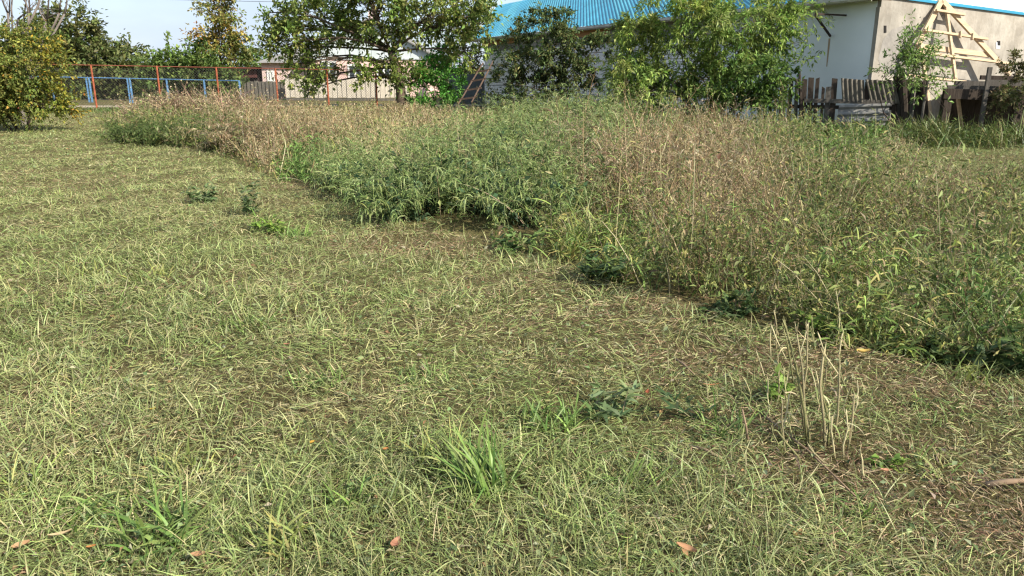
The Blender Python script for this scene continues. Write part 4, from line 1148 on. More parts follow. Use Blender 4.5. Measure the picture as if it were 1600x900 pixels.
            A = rng.normal(0, 1, (n_, 3)); sz = rng.uniform(0.009, 0.02, n_) * lod[ix[i2]] ** 0.7
            ch.append(leaves(q, A, sz, sz * 0.7, pick([(0.13, 0.085, 0.05), (0.22, 0.15, 0.08), (0.34, 0.27, 0.16), (0.20, 0.22, 0.08)], n_, 0.25)))
            q, ix, t = along(P, 14, 0.05, 0.85); n_ = len(q)
            A = rng.normal(0, 1, (n_, 3)); sz = rng.uniform(0.03, 0.08, n_) * lod[ix] ** 0.5
            q = q + rng.normal(0, 0.03, q.shape); q[:, 2] = np.maximum(q[:, 2], 0.01)
            ch.append(leaves(q, A, sz, sz * rng.uniform(0.16, 0.38, n_), pick(PAL_LEAFY + [(0.30, 0.33, 0.10)], n_, 0.25)))
        elif k == 4:
            for r_ in range(7):
                ch.append(strands(B + rng.normal(0, 0.06, B.shape) * np.array([1, 1, 0]), rng.uniform(0, 6.28, N_), rng.uniform(0.7, 1.5, N_), rng.uniform(0.0, 1.2, N_), h * rng.uniform(0.5, 1.1, N_), 0.006 * lod, pick(PAL_TAN, N_, 0.2), S=3)[0])
            c, P = strands(B, az, 1.3, 0.4, h, 0.004 * lod, pick(PAL_TAN, N_), S=3); ch.append(c)
            q, ix, t = along(P, 7, 0.4, 1.0); n_ = len(q)
            A = rng.normal(0, 1, (n_, 3)); sz = rng.uniform(0.012, 0.03, n_) * lod[ix]
            ch.append(leaves(q, A, sz, sz * 0.5, pick(PAL_TAN + PAL_DRY[:2], n_, 0.2)))
        else:
            c, P = strands(B, az, rng.uniform(0.7, 1.5, N_), rng.uniform(0.2, 1.2, N_), h, 0.006 * lod, pick(PAL_LOW, N_), S=3); ch.append(c)
            q, ix, t = along(P, 16, 0.1, 1.0); n_ = len(q)
            A = rng.normal(0, 1, (n_, 3)); A[:, 2] += 0.4
            sz = rng.uniform(0.03, 0.07, n_) * lod[ix] ** 0.5
            ch.append(leaves(q, A, sz, sz * rng.uniform(0.15, 0.45, n_), pick(PAL_LOW, n_, 0.22)))
    # long pale stems straying through everything
    xs, ys = sample_belt(900, 1.3); n_ = len(xs)
    B = np.stack([xs, ys, ground_z(xs, ys)], 1)
    c, P = strands(B, rng.uniform(0, 6.28, n_), rng.uniform(0.7, 1.45, n_), rng.uniform(0.0, 1.1, n_), rng.uniform(0.4, 0.85, n_), 0.0042 * np.clip((ys / 4) ** 0.7, 0.8, 2.2), pick([(0.50, 0.44, 0.26), (0.38, 0.34, 0.18), (0.30, 0.33, 0.14)], n_), S=5, curl=0.3)
    out[1].append(c)
    meta = {0: ('drooping_weeds', 'pale green weeds with drooping tassels massed in the middle of the plot', LEAF),
            1: ('dry_weeds', 'brown dried out weeds with fine seed heads', STRAW),
            2: ('broad_grass', 'tall yellow green broad bladed grass among the weeds', BLADE),
            3: ('leafy_weeds', 'tangled dark green leafy weeds', LEAF),
            4: ('tan_grass', 'fine tan dry grass growing behind the weeds', STRAW),
            6: ('seeding_weeds', 'dark seed studded dock stems over mixed green leaves', LEAF),
            5: ('low_weeds', 'low bright green weeds at the edge of the mown grass', LEAF)}
    for k, (nm, lb, mt) in meta.items():
        if out[k]:
            tag(mesh_np(nm, out[k], mt, kind='stuff'), lb, 'weeds')
weeds()

# grass and weeds along the foot of the fences and building
def fringe(name, label, pxs, Ys, n_, hlo, hhi, pal, width, spread=0.6):
    u = rng.random(n_) * (len(pxs) - 1); i = np.minimum(u.astype(int), len(pxs) - 2); f = u - i
    px = np.array(pxs)[i] * (1 - f) + np.array(pxs)[i + 1] * f; Y = np.array(Ys)[i] * (1 - f) + np.array(Ys)[i + 1] * f
    Y = Y + rng.normal(0, spread, n_)
    X = (px - 800) / F_PX * (Y * math.cos(PITCH) + CAM_H * math.sin(PITCH))
    B = np.stack([X, Y, np.zeros(n_) - 0.01], 1)
    hh_ = rng.uniform(hlo, hhi, n_) * (0.6 + 0.7 * vnoise(X, Y, 0.7, 5))
    ch = [strands(B, rng.uniform(0, 6.28, n_), rng.uniform(0.8, 1.5, n_), rng.uniform(0.2, 2.0, n_), hh_ * 1.2, width, pick(pal, n_, 0.22), S=3)[0]]
    q = B[: n_ // 2] + np.stack([rng.normal(0, 0.1, n_ // 2), rng.normal(0, 0.1, n_ // 2), rng.random(n_ // 2) * hh_[: n_ // 2] * 0.9], 1)
    A = rng.normal(0, 1, q.shape); s_ = rng.uniform(0.05, 0.1, len(q))
    ch.append(leaves(q, A, s_, s_ * 0.4, pick(pal, len(q), 0.22)))
    tag(mesh_np(name, ch, BLADE, kind='stuff'), label, 'grass')
fringe('fence_grass', 'tall green grass along the foot of the picket fence', [1130, 1250, 1400, 1480, 1700], [17.2, 16.3, 15.9, 15.3, 15.2], 7500, 0.25, 0.6, [(0.10, 0.15, 0.035), (0.15, 0.19, 0.05), (0.075, 0.11, 0.028), (0.2, 0.19, 0.07)], 0.016, 0.5)
fringe('wall_grass', 'rank pale green grass before the block wall and its shrubs', [760, 860, 960, 1060, 1140], [27.5, 23.5, 21.0, 18.6, 17.3], 6500, 0.3, 0.8, [(0.13, 0.18, 0.05), (0.18, 0.21, 0.08), (0.085, 0.12, 0.035)], 0.02, 0.7)
fringe('roadside_grass', 'green grass growing along the foot of the chain link fence', [60, 130, 205, 300, 450, 620], [30.3, 30.3, 30.6, 31.5, 32.5, 33.5], 6000, 0.06, 0.19, [(0.085, 0.14, 0.03), (0.12, 0.17, 0.04), (0.16, 0.16, 0.06)], 0.024, 0.7)

# ================================================================== MOWN GRASS
def bare(x, y):
    """0..1: raked, brownish, thin places (read off the photograph as places on the ground)"""
    r = np.zeros(len(x))
    for px, py, rx, ry, s_ in ((1330, 740, 0.42, 0.28, 1.0), (1480, 790, 0.5, 0.26, 1.0), (1180, 670, 0.28, 0.2, 0.8), (1590, 830, 0.5, 0.3, 1.0), (1100, 560, 0.6, 0.3, 0.5), (720, 380, 1.1, 0.5, 1.0), (640, 358, 0.5, 0.3, 0.7), (480, 292, 0.5, 0.3, 0.9), (1000, 490, 0.8, 0.4, 0.55),
                              (1250, 570, 0.9, 0.35, 0.7), (1450, 620, 0.8, 0.3, 0.6), (820, 450, 0.8, 0.5, 0.4), (300, 450, 0.8, 0.4, 0.3), (30, 690, 0.25, 0.3, 0.3), (230, 190, 2.5, 2.0, 0.3), (100, 290, 1.2, 0.8, 0.35)):
        g = ground(px, py)
        r = np.maximum(r, s_ * np.exp(-((x - g[0]) / rx) ** 2 - ((y - g[1]) / ry) ** 2))
    return r

def lawn_points(n_, k, d0=1.35, d1=33.5, wide=0.74):
    u = rng.random(n_); e = 2 - k
    d = (d0 ** e + u * (d1 ** e - d0 ** e)) ** (1 / e)
    x = rng.uniform(-1, 1, n_) * (wide * d + 0.7)
    return x, d

FRESH = [(0.185, 0.24, 0.072), (0.245, 0.30, 0.098), (0.14, 0.19, 0.054), (0.30, 0.335, 0.132)]
HAY = [(0.35, 0.325, 0.16), (0.295, 0.295, 0.122), (0.42, 0.38, 0.20), (0.235, 0.23, 0.092), (0.26, 0.28, 0.112)]
BROWN = [(0.22, 0.14, 0.085), (0.30, 0.22, 0.13), (0.15, 0.09, 0.055), (0.38, 0.30, 0.18)]

def mat_h(x, y):
    """thickness of the matted clippings"""
    return 0.035 * np.clip(vnoise(x, y, 0.16, 31) * 0.6 + vnoise(x, y, 0.45, 32) * 0.8 - 0.35, 0, 1)

def lawn():
    ch_g, ch_h = [], []
    # standing blades in tufts
    n_ = 186000
    x, y = lawn_points(n_, 1.72)
    sub = rng.integers(0, n_, n_)                      # gather blades round a third of the points
    pull = rng.random(n_) < 0.55
    tx, ty = x[sub // 3], y[sub // 3]
    x = np.where(pull, tx + rng.normal(0, 0.022, n_) * (1 + ty / 6), x); y = np.where(pull, ty + rng.normal(0, 0.022, n_) * (1 + ty / 6), y)
    g = vnoise(x, y, 0.55, 1) * 0.5 + vnoise(x, y, 0.17, 2) * 0.3 + vnoise(x, y, 2.1, 3) * 0.35
    b_ = bare(x, y)
    keep = (rng.random(n_) < np.clip(g * 3.0 - 1.0, 0.06, 1) * (1 - 0.9 * b_)) & ~inpoly(x, y, BELT) & (y > 1.2)
    x, y, g, b_ = x[keep], y[keep], g[keep], b_[keep]; n_ = len(x)
    lod = np.clip((y / 2.6) ** 0.6, 0.85, 4.0)
    L = rng.uniform(0.03, 0.095, n_) * (0.55 + 0.9 * g) * np.clip(1.25 - y / 60, 0.7, 1.2)
    c = pick(FRESH, n_, 0.2)
    s_ = rng.random(n_) < 0.22
    c[s_] = pick(HAY, s_.sum(), 0.2)
    c = c * (0.85 + 0.45 * vnoise(x, y, 0.5, 53))[:, None]
    tipc = c * 0.8 + pick(HAY, n_, 0.15) * 0.27
    B = np.stack([x, y, ground_z(x, y) + mat_h(x, y) * 0.6 - 0.004], 1)
    near = y < 5.5
    for msk, S in ((near, 3), (~near, 2)):
        m_ = msk.sum()
        ch_g.append(strands(B[msk], rng.uniform(0, 6.28, m_), rng.uniform(0.45, 1.45, m_), rng.uniform(0.1, 1.5, m_), L[msk] * (1.15 if S == 3 else 1.0), rng.uniform(0.0024, 0.0054, m_) * lod[msk], c[msk], tipc[msk], S=S)[0])
    # clippings lying every way
    n_ = 470000
    x, y = lawn_points(n_, 1.76)
    x2, y2 = lawn_points(150000, 1.35, 4.6, 24)
    x, y = np.concatenate([x, x2]), np.concatenate([y, y2]); n_ = len(x)
    keep = ~inpoly(x, y, BELT) | (rng.random(n_) < 0.10)
    x, y = x[keep], y[keep]; n_ = len(x)
    b_ = bare(x, y); lod = np.clip((y / 2.6) ** 0.6, 0.85, 4.0)
    pal_r = rng.random(n_)
    patch = np.clip((vnoise(x, y, 0.9, 7) * 0.55 + vnoise(x, y, 0.28, 8) * 0.45 - 0.5) * 1.7 + 0.5, 0, 1)
    c = pick(HAY, n_, 0.2)
    gr = pal_r < np.clip(patch * 1.25 - 0.16, 0.08, 0.8) * (1 - b_)
    c[gr] = pick(FRESH, gr.sum(), 0.2) * 0.92
    br = rng.random(n_) < 0.06 + 0.8 * b_
    c[br] = pick(BROWN, br.sum(), 0.25)
    c = c * (0.80 + 0.42 * (vnoise(x, y, 0.38, 51) * 0.6 + vnoise(x, y, 1.4, 52) * 0.4))[:, None]
    swirl = vnoise(x, y, 0.5, 9) * 9
    az = np.where(rng.random(n_) < 0.5, swirl + rng.normal(0, 0.5, n_), rng.uniform(0, 6.28, n_))
    B = np.stack([x, y, ground_z(x, y) + mat_h(x, y) + rng.uniform(0.001, 0.026, n_) * np.clip(lod * 0.7, 0.8, 1.6)], 1)
    L = rng.gamma(2.2, 0.0155, n_) + 0.012
    L = np.minimum(L, 0.15) * np.clip(lod * 0.86, 0.78, 1.2)
    for msk, S in ((y < 2.6, 3), ((y >= 2.6) & (y < 4.6), 2), (y >= 4.6, 1)):
        m_ = msk.sum()
        ch_h.append(strands(B[msk], az[msk], rng.normal(0.10, 0.26, m_), rng.normal(0.25, 0.5, m_), L[msk], rng.uniform(0.0014, 0.0036, m_) * lod[msk], c[msk], S=S, twist=rng.uniform(-1.2, 1.2, m_), curl=0.5)[0])
    # torn leaf scraps
    n_ = 16000
    x, y = lawn_points(n_, 1.7); k2 = ~inpoly(x, y, BELT); x, y = x[k2], y[k2]; n_ = len(x)
    P = np.stack([x, y, ground_z(x, y) + rng.uniform(0.004, 0.04, n_)], 1); A = rng.normal(0, 1, (n_, 3)); A[:, 2] *= 0.35
    s_ = rng.uniform(0.010, 0.032, n_) * np.clip((y / 2.6) ** 0.5, 1, 3)
    ch_h.append(leaves(P, A, s_, s_ * 0.55, pick([(0.22, 0.27, 0.13), (0.14, 0.19, 0.07), (0.30, 0.27, 0.17), (0.24, 0.14, 0.07), (0.10, 0.13, 0.05)], n_, 0.2, [3, 3, 2, 0.8, 2])))
    tag(mesh_np('mown_grass', ch_g, BLADE, kind='stuff'), 'short mown green grass covering the open plot', 'grass')
    tag(mesh_np('hay_clippings', ch_h, STRAW, kind='stuff'), 'dry straw coloured clippings strewn over the mown grass', 'hay')
lawn()

# ================================================================== SINGLE PLANTS AND LITTER
def gpt(px, py):
    g = ground(px, py); g[2] = float(ground_z(g[0], g[1])); return g

# ---- cut stubble of weed stalks in the foreground
m_stalk = mat_plain('dry_cut_stalk', (0.50, 0.44, 0.25), 0.8, 0.35, 14, stretch=(1, 1, 0.3), spec=0.2)
m_stalk2 = mat_plain('greenish_cut_stalk', (0.34, 0.33, 0.15), 0.8, 0.35, 14, stretch=(1, 1, 0.3), spec=0.2)
stalks = [(1262, 706, 1225, 500, 5), (1268, 700, 1243, 510, 4), (1288, 712, 1288, 545, 5), (1293, 704, 1286, 560, 4), (1302, 690, 1312, 560, 4), (1258, 690, 1262, 510, 4), (1240, 610, 1222, 505, 3.5), (1214, 560, 1210, 485, 3.5),
          (1248, 570, 1262, 506, 3), (1275, 560, 1266, 510, 3), (1322, 712, 1335, 615, 4), (1327, 630, 1278, 520, 3), (1332, 640, 1310, 570, 4), (1280, 640, 1275, 580, 3), (1232, 575, 1206, 510, 3), (1255, 730, 1216, 675, 4), (1296, 735, 1262, 695, 4), (1318, 720, 1322, 640, 3), (1240, 700, 1233, 648, 3), (1352, 750, 1343, 702, 3), (1305, 718, 1300, 650, 3)]
for _ in range(26):
    _x = rnd.uniform(1200, 1340); _y = rnd.uniform(545, 720)
    stalks.append((_x, _y, _x + rnd.uniform(-22, 14), _y - rnd.uniform(35, 95), rnd.uniform(1.8, 3.2)))
def stand(px0, py0, px1, py1):
    a = gpt(px0, py0)
    d = ray(px1, py1); Y = a[1] + rnd.uniform(-0.03, 0.05)
    return a, _o + d * (Y / d[1])
st = thing('stubble_clump', 'clump of straw coloured cut weed stalks standing in the raked hay', 'stubble', gpt(1275, 690))
for i, (x0, y0, x1, y1, w) in enumerate(stalks):
    a, b_ = stand(x0, y0, x1, y1)
    r0 = w / 440 / 2 * 0.95
    Lq = np.linalg.norm(b_ - a)
    jit = lambda k: np.array([rnd.uniform(-k, k), rnd.uniform(-k, k), 0]) * Lq
    m = MB(); m.tube([a - np.array([0, 0, 0.01]), a * 0.7 + b_ * 0.3 + jit(0.035), a * 0.35 + b_ * 0.65 + jit(0.045), b_], [r0, r0 * 0.95, r0 * 0.85, r0 * 0.6], 6)
    for _k in range(2 if w > 3 else 1):                       # torn fibres at the cut
        m.tube([b_ - (b_ - a) / Lq * 0.03, b_ + np.array([rnd.uniform(-0.015, 0.015), rnd.uniform(-0.01, 0.01), rnd.uniform(0.0, 0.03)])], [r0 * 0.5, r0 * 0.15], 4); m.build('stalk', m_stalk if i % 3 else m_stalk2, st, smooth=True)

sb_ = np.array([np.array(stand(x0, y0, x1, y1)) for (x0, y0, x1, y1, w) in stalks]); n_ = 110
k_ = rng.integers(0, len(sb_), n_); u_ = rng.uniform(0.05, 0.8, n_)[:, None]
q = sb_[k_, 0] * (1 - u_) + sb_[k_, 1] * u_
mesh_np('dry_leaves', [strands(q, rng.uniform(0, 6.28, n_), rng.uniform(-0.3, 1.2, n_), rng.uniform(0.5, 2.6, n_), rng.uniform(0.03, 0.10, n_), rng.uniform(0.004, 0.009, n_), pick([(0.42, 0.36, 0.20), (0.30, 0.24, 0.13), (0.22, 0.24, 0.09)], n_), S=4, curl=0.6)[0]], STRAW, st)

# ---- lying sticks
m_stick = mat_plain('bare_brown_stick', (0.24, 0.17, 0.11), 0.9, 0.35, 12, spec=0.1)
for (p0, p1, p2, r_, lb) in (((1196, 668), (1262, 722), (1340, 790), 0.0045, 'long thin brown stick lying beside the stubble clump'),
                             ((1052, 566), (1068, 578), (1084, 592), 0.006, 'short dark stick in the clippings near the grey green mugwort'),
                             ((1075, 712), (1100, 722), (1126, 734), 0.007, 'short thick brown stick half buried in hay'),
                             ((1538, 772), (1570, 772), (1612, 770), 0.011, 'dark rotten piece of wood on bare soil'),
                             ((1160, 640), (1164, 660), (1168, 690), 0.005, 'snapped upright brown stem stump beside the stubble'),
                             ((1270, 885), (1295, 865), (1316, 852), 0.003, 'thin reddish twig lying in green clippings')):
    a, b_, c_ = gpt(*p0), gpt(*p1), gpt(*p2)
    for q in (a, b_, c_): q[2] += 0.028
    if lb.startswith('snapped'):
        a, b_ = stand(1170, 702, 1160, 640); b_, c_ = (a + b_) / 2, b_
        a[2] -= 0.01
    m = MB(); m.tube([a, b_ + np.array([0, 0, 0.006]), c_], [r_, r_ * 0.9, r_ * 0.6], 6); o = m.build('stick', m_stick, smooth=True)
    tag(o, lb, 'stick')

# ---- fallen leaves
def leaf_obj(px, py, L, W, col, az, label, curl=0.25, lift=0.03):
    g = gpt(px, py); g[2] += lift
    nu, nv = 7, 5; V = []; 
    for i in range(nu):
        t = i / (nu - 1); w = W * math.sin(math.pi * min(1, t * 0.93 + 0.04)) ** 0.75
        for j in range(nv):
            s_ = (j / (nv - 1) - 0.5)
            z = curl * W * (4 * s_ * s_) * 1.0 + curl * L * (t - 0.5) ** 2 * 1.6 + rnd.uniform(-0.06, 0.06) * W; w_j = w * rnd.uniform(0.82, 1.12)
            u, v = (t - 0.5) * L + rnd.uniform(-0.03, 0.03) * L, s_ * w_j + 0.12 * W * math.sin(t * 3)
            V.append((g[0] + u * math.cos(az) - v * math.sin(az), g[1] + u * math.sin(az) + v * math.cos(az), g[2] + z))
    Q = [(i * nv + j, i * nv + j + 1, (i + 1) * nv + j + 1, (i + 1) * nv + j) for i in range(nu - 1) for j in range(nv - 1)]
    V = np.array(V); cc = np.array(col) * rng.normal(1, 0.10, (len(V), 1))
    V = V - (V - g) * 0.2
    o = mesh_np('fallen_leaf', [(V, cc, np.array(Q), None)], LEAF)
    tag(o, label, 'leaf')
TANL, ORL, YEL, PINKL = (0.50, 0.30, 0.16), (0.50, 0.22, 0.07), (0.55, 0.40, 0.06), (0.42, 0.20, 0.12)
for a in ((32, 855, 0.060, 0.032, TANL, 0.7, 'curled tan fallen leaf in the grass with a long narrow leaf beside it'),
          (95, 838, 0.075, 0.020, (0.55, 0.42, 0.24), 0.5, 'long narrow pale dry leaf beside the curled tan leaf'),
          (144, 863, 0.032, 0.016, ORL, 0.4, 'small orange brown leaf below a green grass tuft'),
          (1070, 891, 0.075, 0.030, (0.55, 0.30, 0.16), -0.7, 'long orange tan leaf lying among sparse hay'),
          (621, 878, 0.055, 0.035, PINKL, 1.2, 'crumpled reddish brown leaf in green clippings'),
          (312, 893, 0.050, 0.030, (0.48, 0.27, 0.15), 0.2, 'light brown broad leaf under grass blades'),
          (604, 733, 0.024, 0.02, ORL, 0.3, 'tiny orange red leaf between two tufts of grass'),
          (988, 441, 0.075, 0.05, (0.6, 0.28, 0.05), 1.2, 'orange leaf caught at the foot of the yellow green grass'),
          (1345, 580, 0.075, 0.045, (0.60, 0.42, 0.12), 0.1, 'yellow ochre leaf below the dark edge of the weeds'),
          (1533, 579, 0.06, 0.05, (0.62, 0.40, 0.10), 0.4, 'bright yellow leaf under the lobed dark green plant'),
          (1383, 748, 0.045, 0.018, (0.55, 0.28, 0.16), -0.1, 'pale orange leaf on the raked soil by the stubble'),
          (240, 652, 0.028, 0.02, YEL, 0.5, 'small yellow leaf in flattened green clippings'),
          (490, 715, 0.03, 0.022, (0.5, 0.3, 0.05), 1.0, 'golden leaf speck lying in shaded grass'),
          (1012, 622, 0.05, 0.022, (0.34, 0.10, 0.05), 1.3, 'dark rust red leaf beside the grey green mugwort'),
          (1110, 613, 0.085, 0.016, (0.45, 0.19, 0.09), 0.05, 'thin rust coloured leaf strip in pale hay'),
          (1245, 854, 0.05, 0.03, (0.42, 0.24, 0.10), 0.6, 'brown leaf in yellowish clippings near the thin reddish twig'),
          (450, 565, 0.035, 0.02, PINKL, 0.1, 'small pinkish leaf lying on a pale straw patch')):
    leaf_obj(*a, lift=0.034 if a[1] > 600 else 0.06)

# ---- grass tufts that stand out
def tuft(px, py, n_, L, W, pal, label, lean=0.0, laz=0.0, spread=0.03, cat='grass tuft', droop=(0.3, 1.6), el=(0.8, 1.5)):
    g = gpt(px, py)
    n_ = int(n_ * 2.0); W = W * 1.25; L = L * 1.08
    aa = rng.uniform(0, 6.28, n_); rr_ = np.minimum(spread, 0.105) * 1.3 * np.sqrt(rng.random(n_))
    B = np.tile(g, (n_, 1)) + np.stack([np.cos(aa) * rr_, np.sin(aa) * rr_, np.full(n_, -0.008)], 1)
    az = rng.uniform(0, 6.28, n_)
    if lean:
        k_ = rng.random(n_) < lean; az[k_] = laz + rng.normal(0, 0.5, k_.sum())
    c = pick(pal, n_, 0.16)
    ch = [strands(B, az, rng.uniform(*el, n_), rng.uniform(*droop, n_), L * rng.uniform(0.45, 1.15, n_), W * rng.uniform(0.6, 1.2, n_), c, c * np.array([1.15, 1.1, 1.0]), S=5, curl=0.3)[0]]
    o = mesh_np('grass_tuft', ch, BLADE); tag(o, label, cat)
GT = [(0.14, 0.225, 0.05), (0.19, 0.275, 0.075), (0.10, 0.17, 0.04)]
GTY = [(0.24, 0.28, 0.08), (0.30, 0.31, 0.10), (0.18, 0.23, 0.06)]
for a, kw in (((760, 775, 46, 0.22, 0.0075, GT, 'long arching green grass tuft leaning over the clippings'), dict(lean=0.6, laz=2.4, spread=0.06)),
              ((860, 670, 60, 0.14, 0.0065, GT, 'dense fresh green grass tuft beside the grey green mugwort'), dict(spread=0.085)),
              ((255, 850, 44, 0.17, 0.0075, GT, 'lush wide bladed green grass tuft near the long narrow pale leaf'), dict(spread=0.07)),
              ((180, 800, 40, 0.13, 0.0065, GT, 'green grass patch rising behind the curled tan leaf'), dict(spread=0.10)),
              ((290, 735, 30, 0.12, 0.006, GTY, 'yellow green upright grass tuft in flattened clippings'), dict(spread=0.07)),
              ((500, 605, 44, 0.09, 0.0055, GT, 'short bright grass tuft on the pale mown stretch'), dict(spread=0.09)),
              ((540, 800, 24, 0.11, 0.006, GT, 'thin green grass tuft above the crumpled reddish leaf'), dict(spread=0.06)),
              ((690, 735, 24, 0.15, 0.006, GTY, 'pale yellow green tuft fanning out behind the arching grass'), dict(spread=0.06)),
              ((1000, 775, 22, 0.13, 0.006, GT, 'loose green grass tuft before the short thick stick'), dict(spread=0.07)),
              ((1130, 680, 30, 0.14, 0.0055, GT, 'upright blue green grass tuft beside the snapped stem'), dict(spread=0.08)),
              ((1445, 735, 30, 0.12, 0.006, GTY, 'spreading yellow green tuft on raked brown hay'), dict(spread=0.06, el=(0.3, 1.2))),
              ((1345, 808, 16, 0.12, 0.006, GT, 'small tuft of grass beside the end of the long stick'), dict(spread=0.03)),
              ((1470, 655, 26, 0.10, 0.0055, GT, 'soft green tuft below the shaded edge of the weeds'), dict(spread=0.09)),
              ((1515, 600, 22, 0.14, 0.006, GTY, 'bent yellow green tuft in front of the lobed dark plant'), dict(spread=0.07)),
              ((240, 440, 40, 0.13, 0.007, GTY, 'yellow green tuft catching light on the mown stretch'), dict(spread=0.18)),
              ((130, 430, 36, 0.12, 0.007, GTY, 'sunlit pale grass tuft on the open mown ground'), dict(spread=0.16)),
              ((385, 515, 36, 0.10, 0.006, GT, 'low rounded green tuft between pale straw patches'), dict(spread=0.12)),
              ((660, 600, 34, 0.10, 0.0055, GT, 'green tuft standing in matted hay'), dict(spread=0.10)),
              ((30, 760, 26, 0.13, 0.006, GTY, 'pale straw tinged tuft near the curled tan leaf'), dict(spread=0.08)),
              ((930, 850, 24, 0.11, 0.006, GT, 'flattened green tuft before the long orange tan leaf'), dict(spread=0.07, el=(0.2, 1.1))),
              ((460, 375, 60, 0.13, 0.008, GT, 'soft green tussock spreading below the dark thistle'), dict(spread=0.28)),
              ((440, 870, 20, 0.15, 0.006, GTY, 'straw coloured tuft with a few tall thin blades'), dict(spread=0.05))):
    tuft(*a, **kw)

# ---- broadleaved plants
def herb(name, px, py, h, nst, nlf, L, W, pal, label, spread=0.06, cat='plant', up=0.3, droop=0.6, el=(0.6, 1.4)):
    g = gpt(px, py)
    t = thing(name, label, cat, g)
    B = np.tile(g, (nst, 1)) + np.clip(rng.normal(0, 0.4, (nst, 3)), -0.55, 0.55) * min(spread, 0.2) * np.array([1, 1, 0]); B[:, 2] -= 0.01
    c, P = strands(B, rng.uniform(0, 6.28, nst), rng.uniform(*el, nst), rng.uniform(0, droop, nst), h * rng.uniform(0.6, 1.1, nst), 0.006, pick(PAL_STEM, nst), S=4)
    mesh_np('stems', [c], BLADE, t)
    q, ix, tt = along(P, nlf, 0.15, 1.0); n_ = len(q)
    az = rng.uniform(0, 6.28, n_)
    cc = pick(pal, n_, 0.18) * np.array([1.4, 1.3, 1.1])
    ch = [strands(q, az, rng.uniform(-0.1, 1.0, n_) + up * 0.3, rng.uniform(0.2, 1.3, n_), L * rng.uniform(0.5, 1.1, n_), W * rng.uniform(0.7, 1.2, n_), cc, S=4, twist=rng.normal(0, 0.3, n_))[0]]
    A = np.stack([np.cos(az + 0.8), np.sin(az + 0.8), rng.uniform(-0.2, 0.6, n_)], 1)
    ch.append(leaves(q, A, L * 0.6 * rng.uniform(0.5, 1.1, n_), W * 1.1, cc * 1.05))
    mesh_np('leaves', ch, LEAF, t)
HG = [(0.10, 0.155, 0.07), (0.14, 0.195, 0.10), (0.075, 0.12, 0.05)]
HD = [(0.04, 0.075, 0.03), (0.06, 0.10, 0.04), (0.085, 0.13, 0.055)]
HB = [(0.12, 0.20, 0.045), (0.16, 0.25, 0.06)]
for a, kw in ((('mugwort', 945, 650, 0.17, 9, 7, 0.09, 0.016, HG, 'grey green feathery mugwort growing in the clippings'), dict(spread=0.10)),
              (('herb', 1082, 655, 0.18, 5, 5, 0.08, 0.014, HD, 'dark grey green herb beside the rust coloured leaf strip'), dict(spread=0.06)),
              (('thistle', 392, 345, 0.36, 5, 14, 0.11, 0.028, HG, 'dark upright thistle standing alone in the mown grass'), dict(spread=0.10, droop=0.15, el=(1.2, 1.55))),
              (('thistle', 325, 322, 0.2, 12, 8, 0.12, 0.03, HG, 'low spreading dark thistle on the mown grass'), dict(spread=0.22)),
              (('herb', 425, 368, 0.16, 12, 8, 0.10, 0.018, HB, 'soft light green herb spreading beside the dark upright thistle'), dict(spread=0.35)),
              (('lobed_plant', 1560, 585, 0.22, 10, 7, 0.085, 0.05, HD, 'dark green plant with broad lobed leaves at the edge of the weeds'), dict(spread=0.14)),
              (('lobed_plant', 1455, 560, 0.18, 8, 6, 0.09, 0.04, HG, 'grey green broad leaved plant drooping from the shaded edge of the weeds'), dict(spread=0.12)),
              (('herb', 1212, 630, 0.13, 9, 8, 0.05, 0.02, HB, 'small round leaved green herb at the left of the stubble clump'), dict(spread=0.08)),
              (('herb', 1395, 735, 0.07, 5, 6, 0.045, 0.02, HB, 'tiny green seedling herb on raked soil'), dict(spread=0.06)),
              (('herb', 940, 440, 0.24, 12, 8, 0.10, 0.035, HD, 'dark broad leaved herb at the foot of the yellow green grass'), dict(spread=0.2)),
              (('herb', 800, 390, 0.20, 14, 8, 0.10, 0.028, [(0.09, 0.15, 0.05), (0.12, 0.19, 0.07)], 'mid green leafy herb at the foot of the drooping weeds'), dict(spread=0.3)),
              (('herb', 1150, 500, 0.20, 12, 8, 0.08, 0.03, HD, 'shadowy leafy herb at the weed edge above pale straw'), dict(spread=0.2)),
              (('herb', 1270, 530, 0.14, 6, 6, 0.07, 0.025, HB, 'bright green pointed leaf herb behind the stubble clump'), dict(spread=0.08)),
              (('clover', 95, 795, 0.05, 5, 4, 0.03, 0.022, HB, 'small pale green broad leaf seedling in the grass'), dict(spread=0.02)),
              (('clover', 705, 755, 0.07, 4, 5, 0.035, 0.026, [(0.22, 0.28, 0.10)], 'pale green ragged leaf sprig in front of the arching grass'), dict(spread=0.03))):
    herb(*a, **kw)

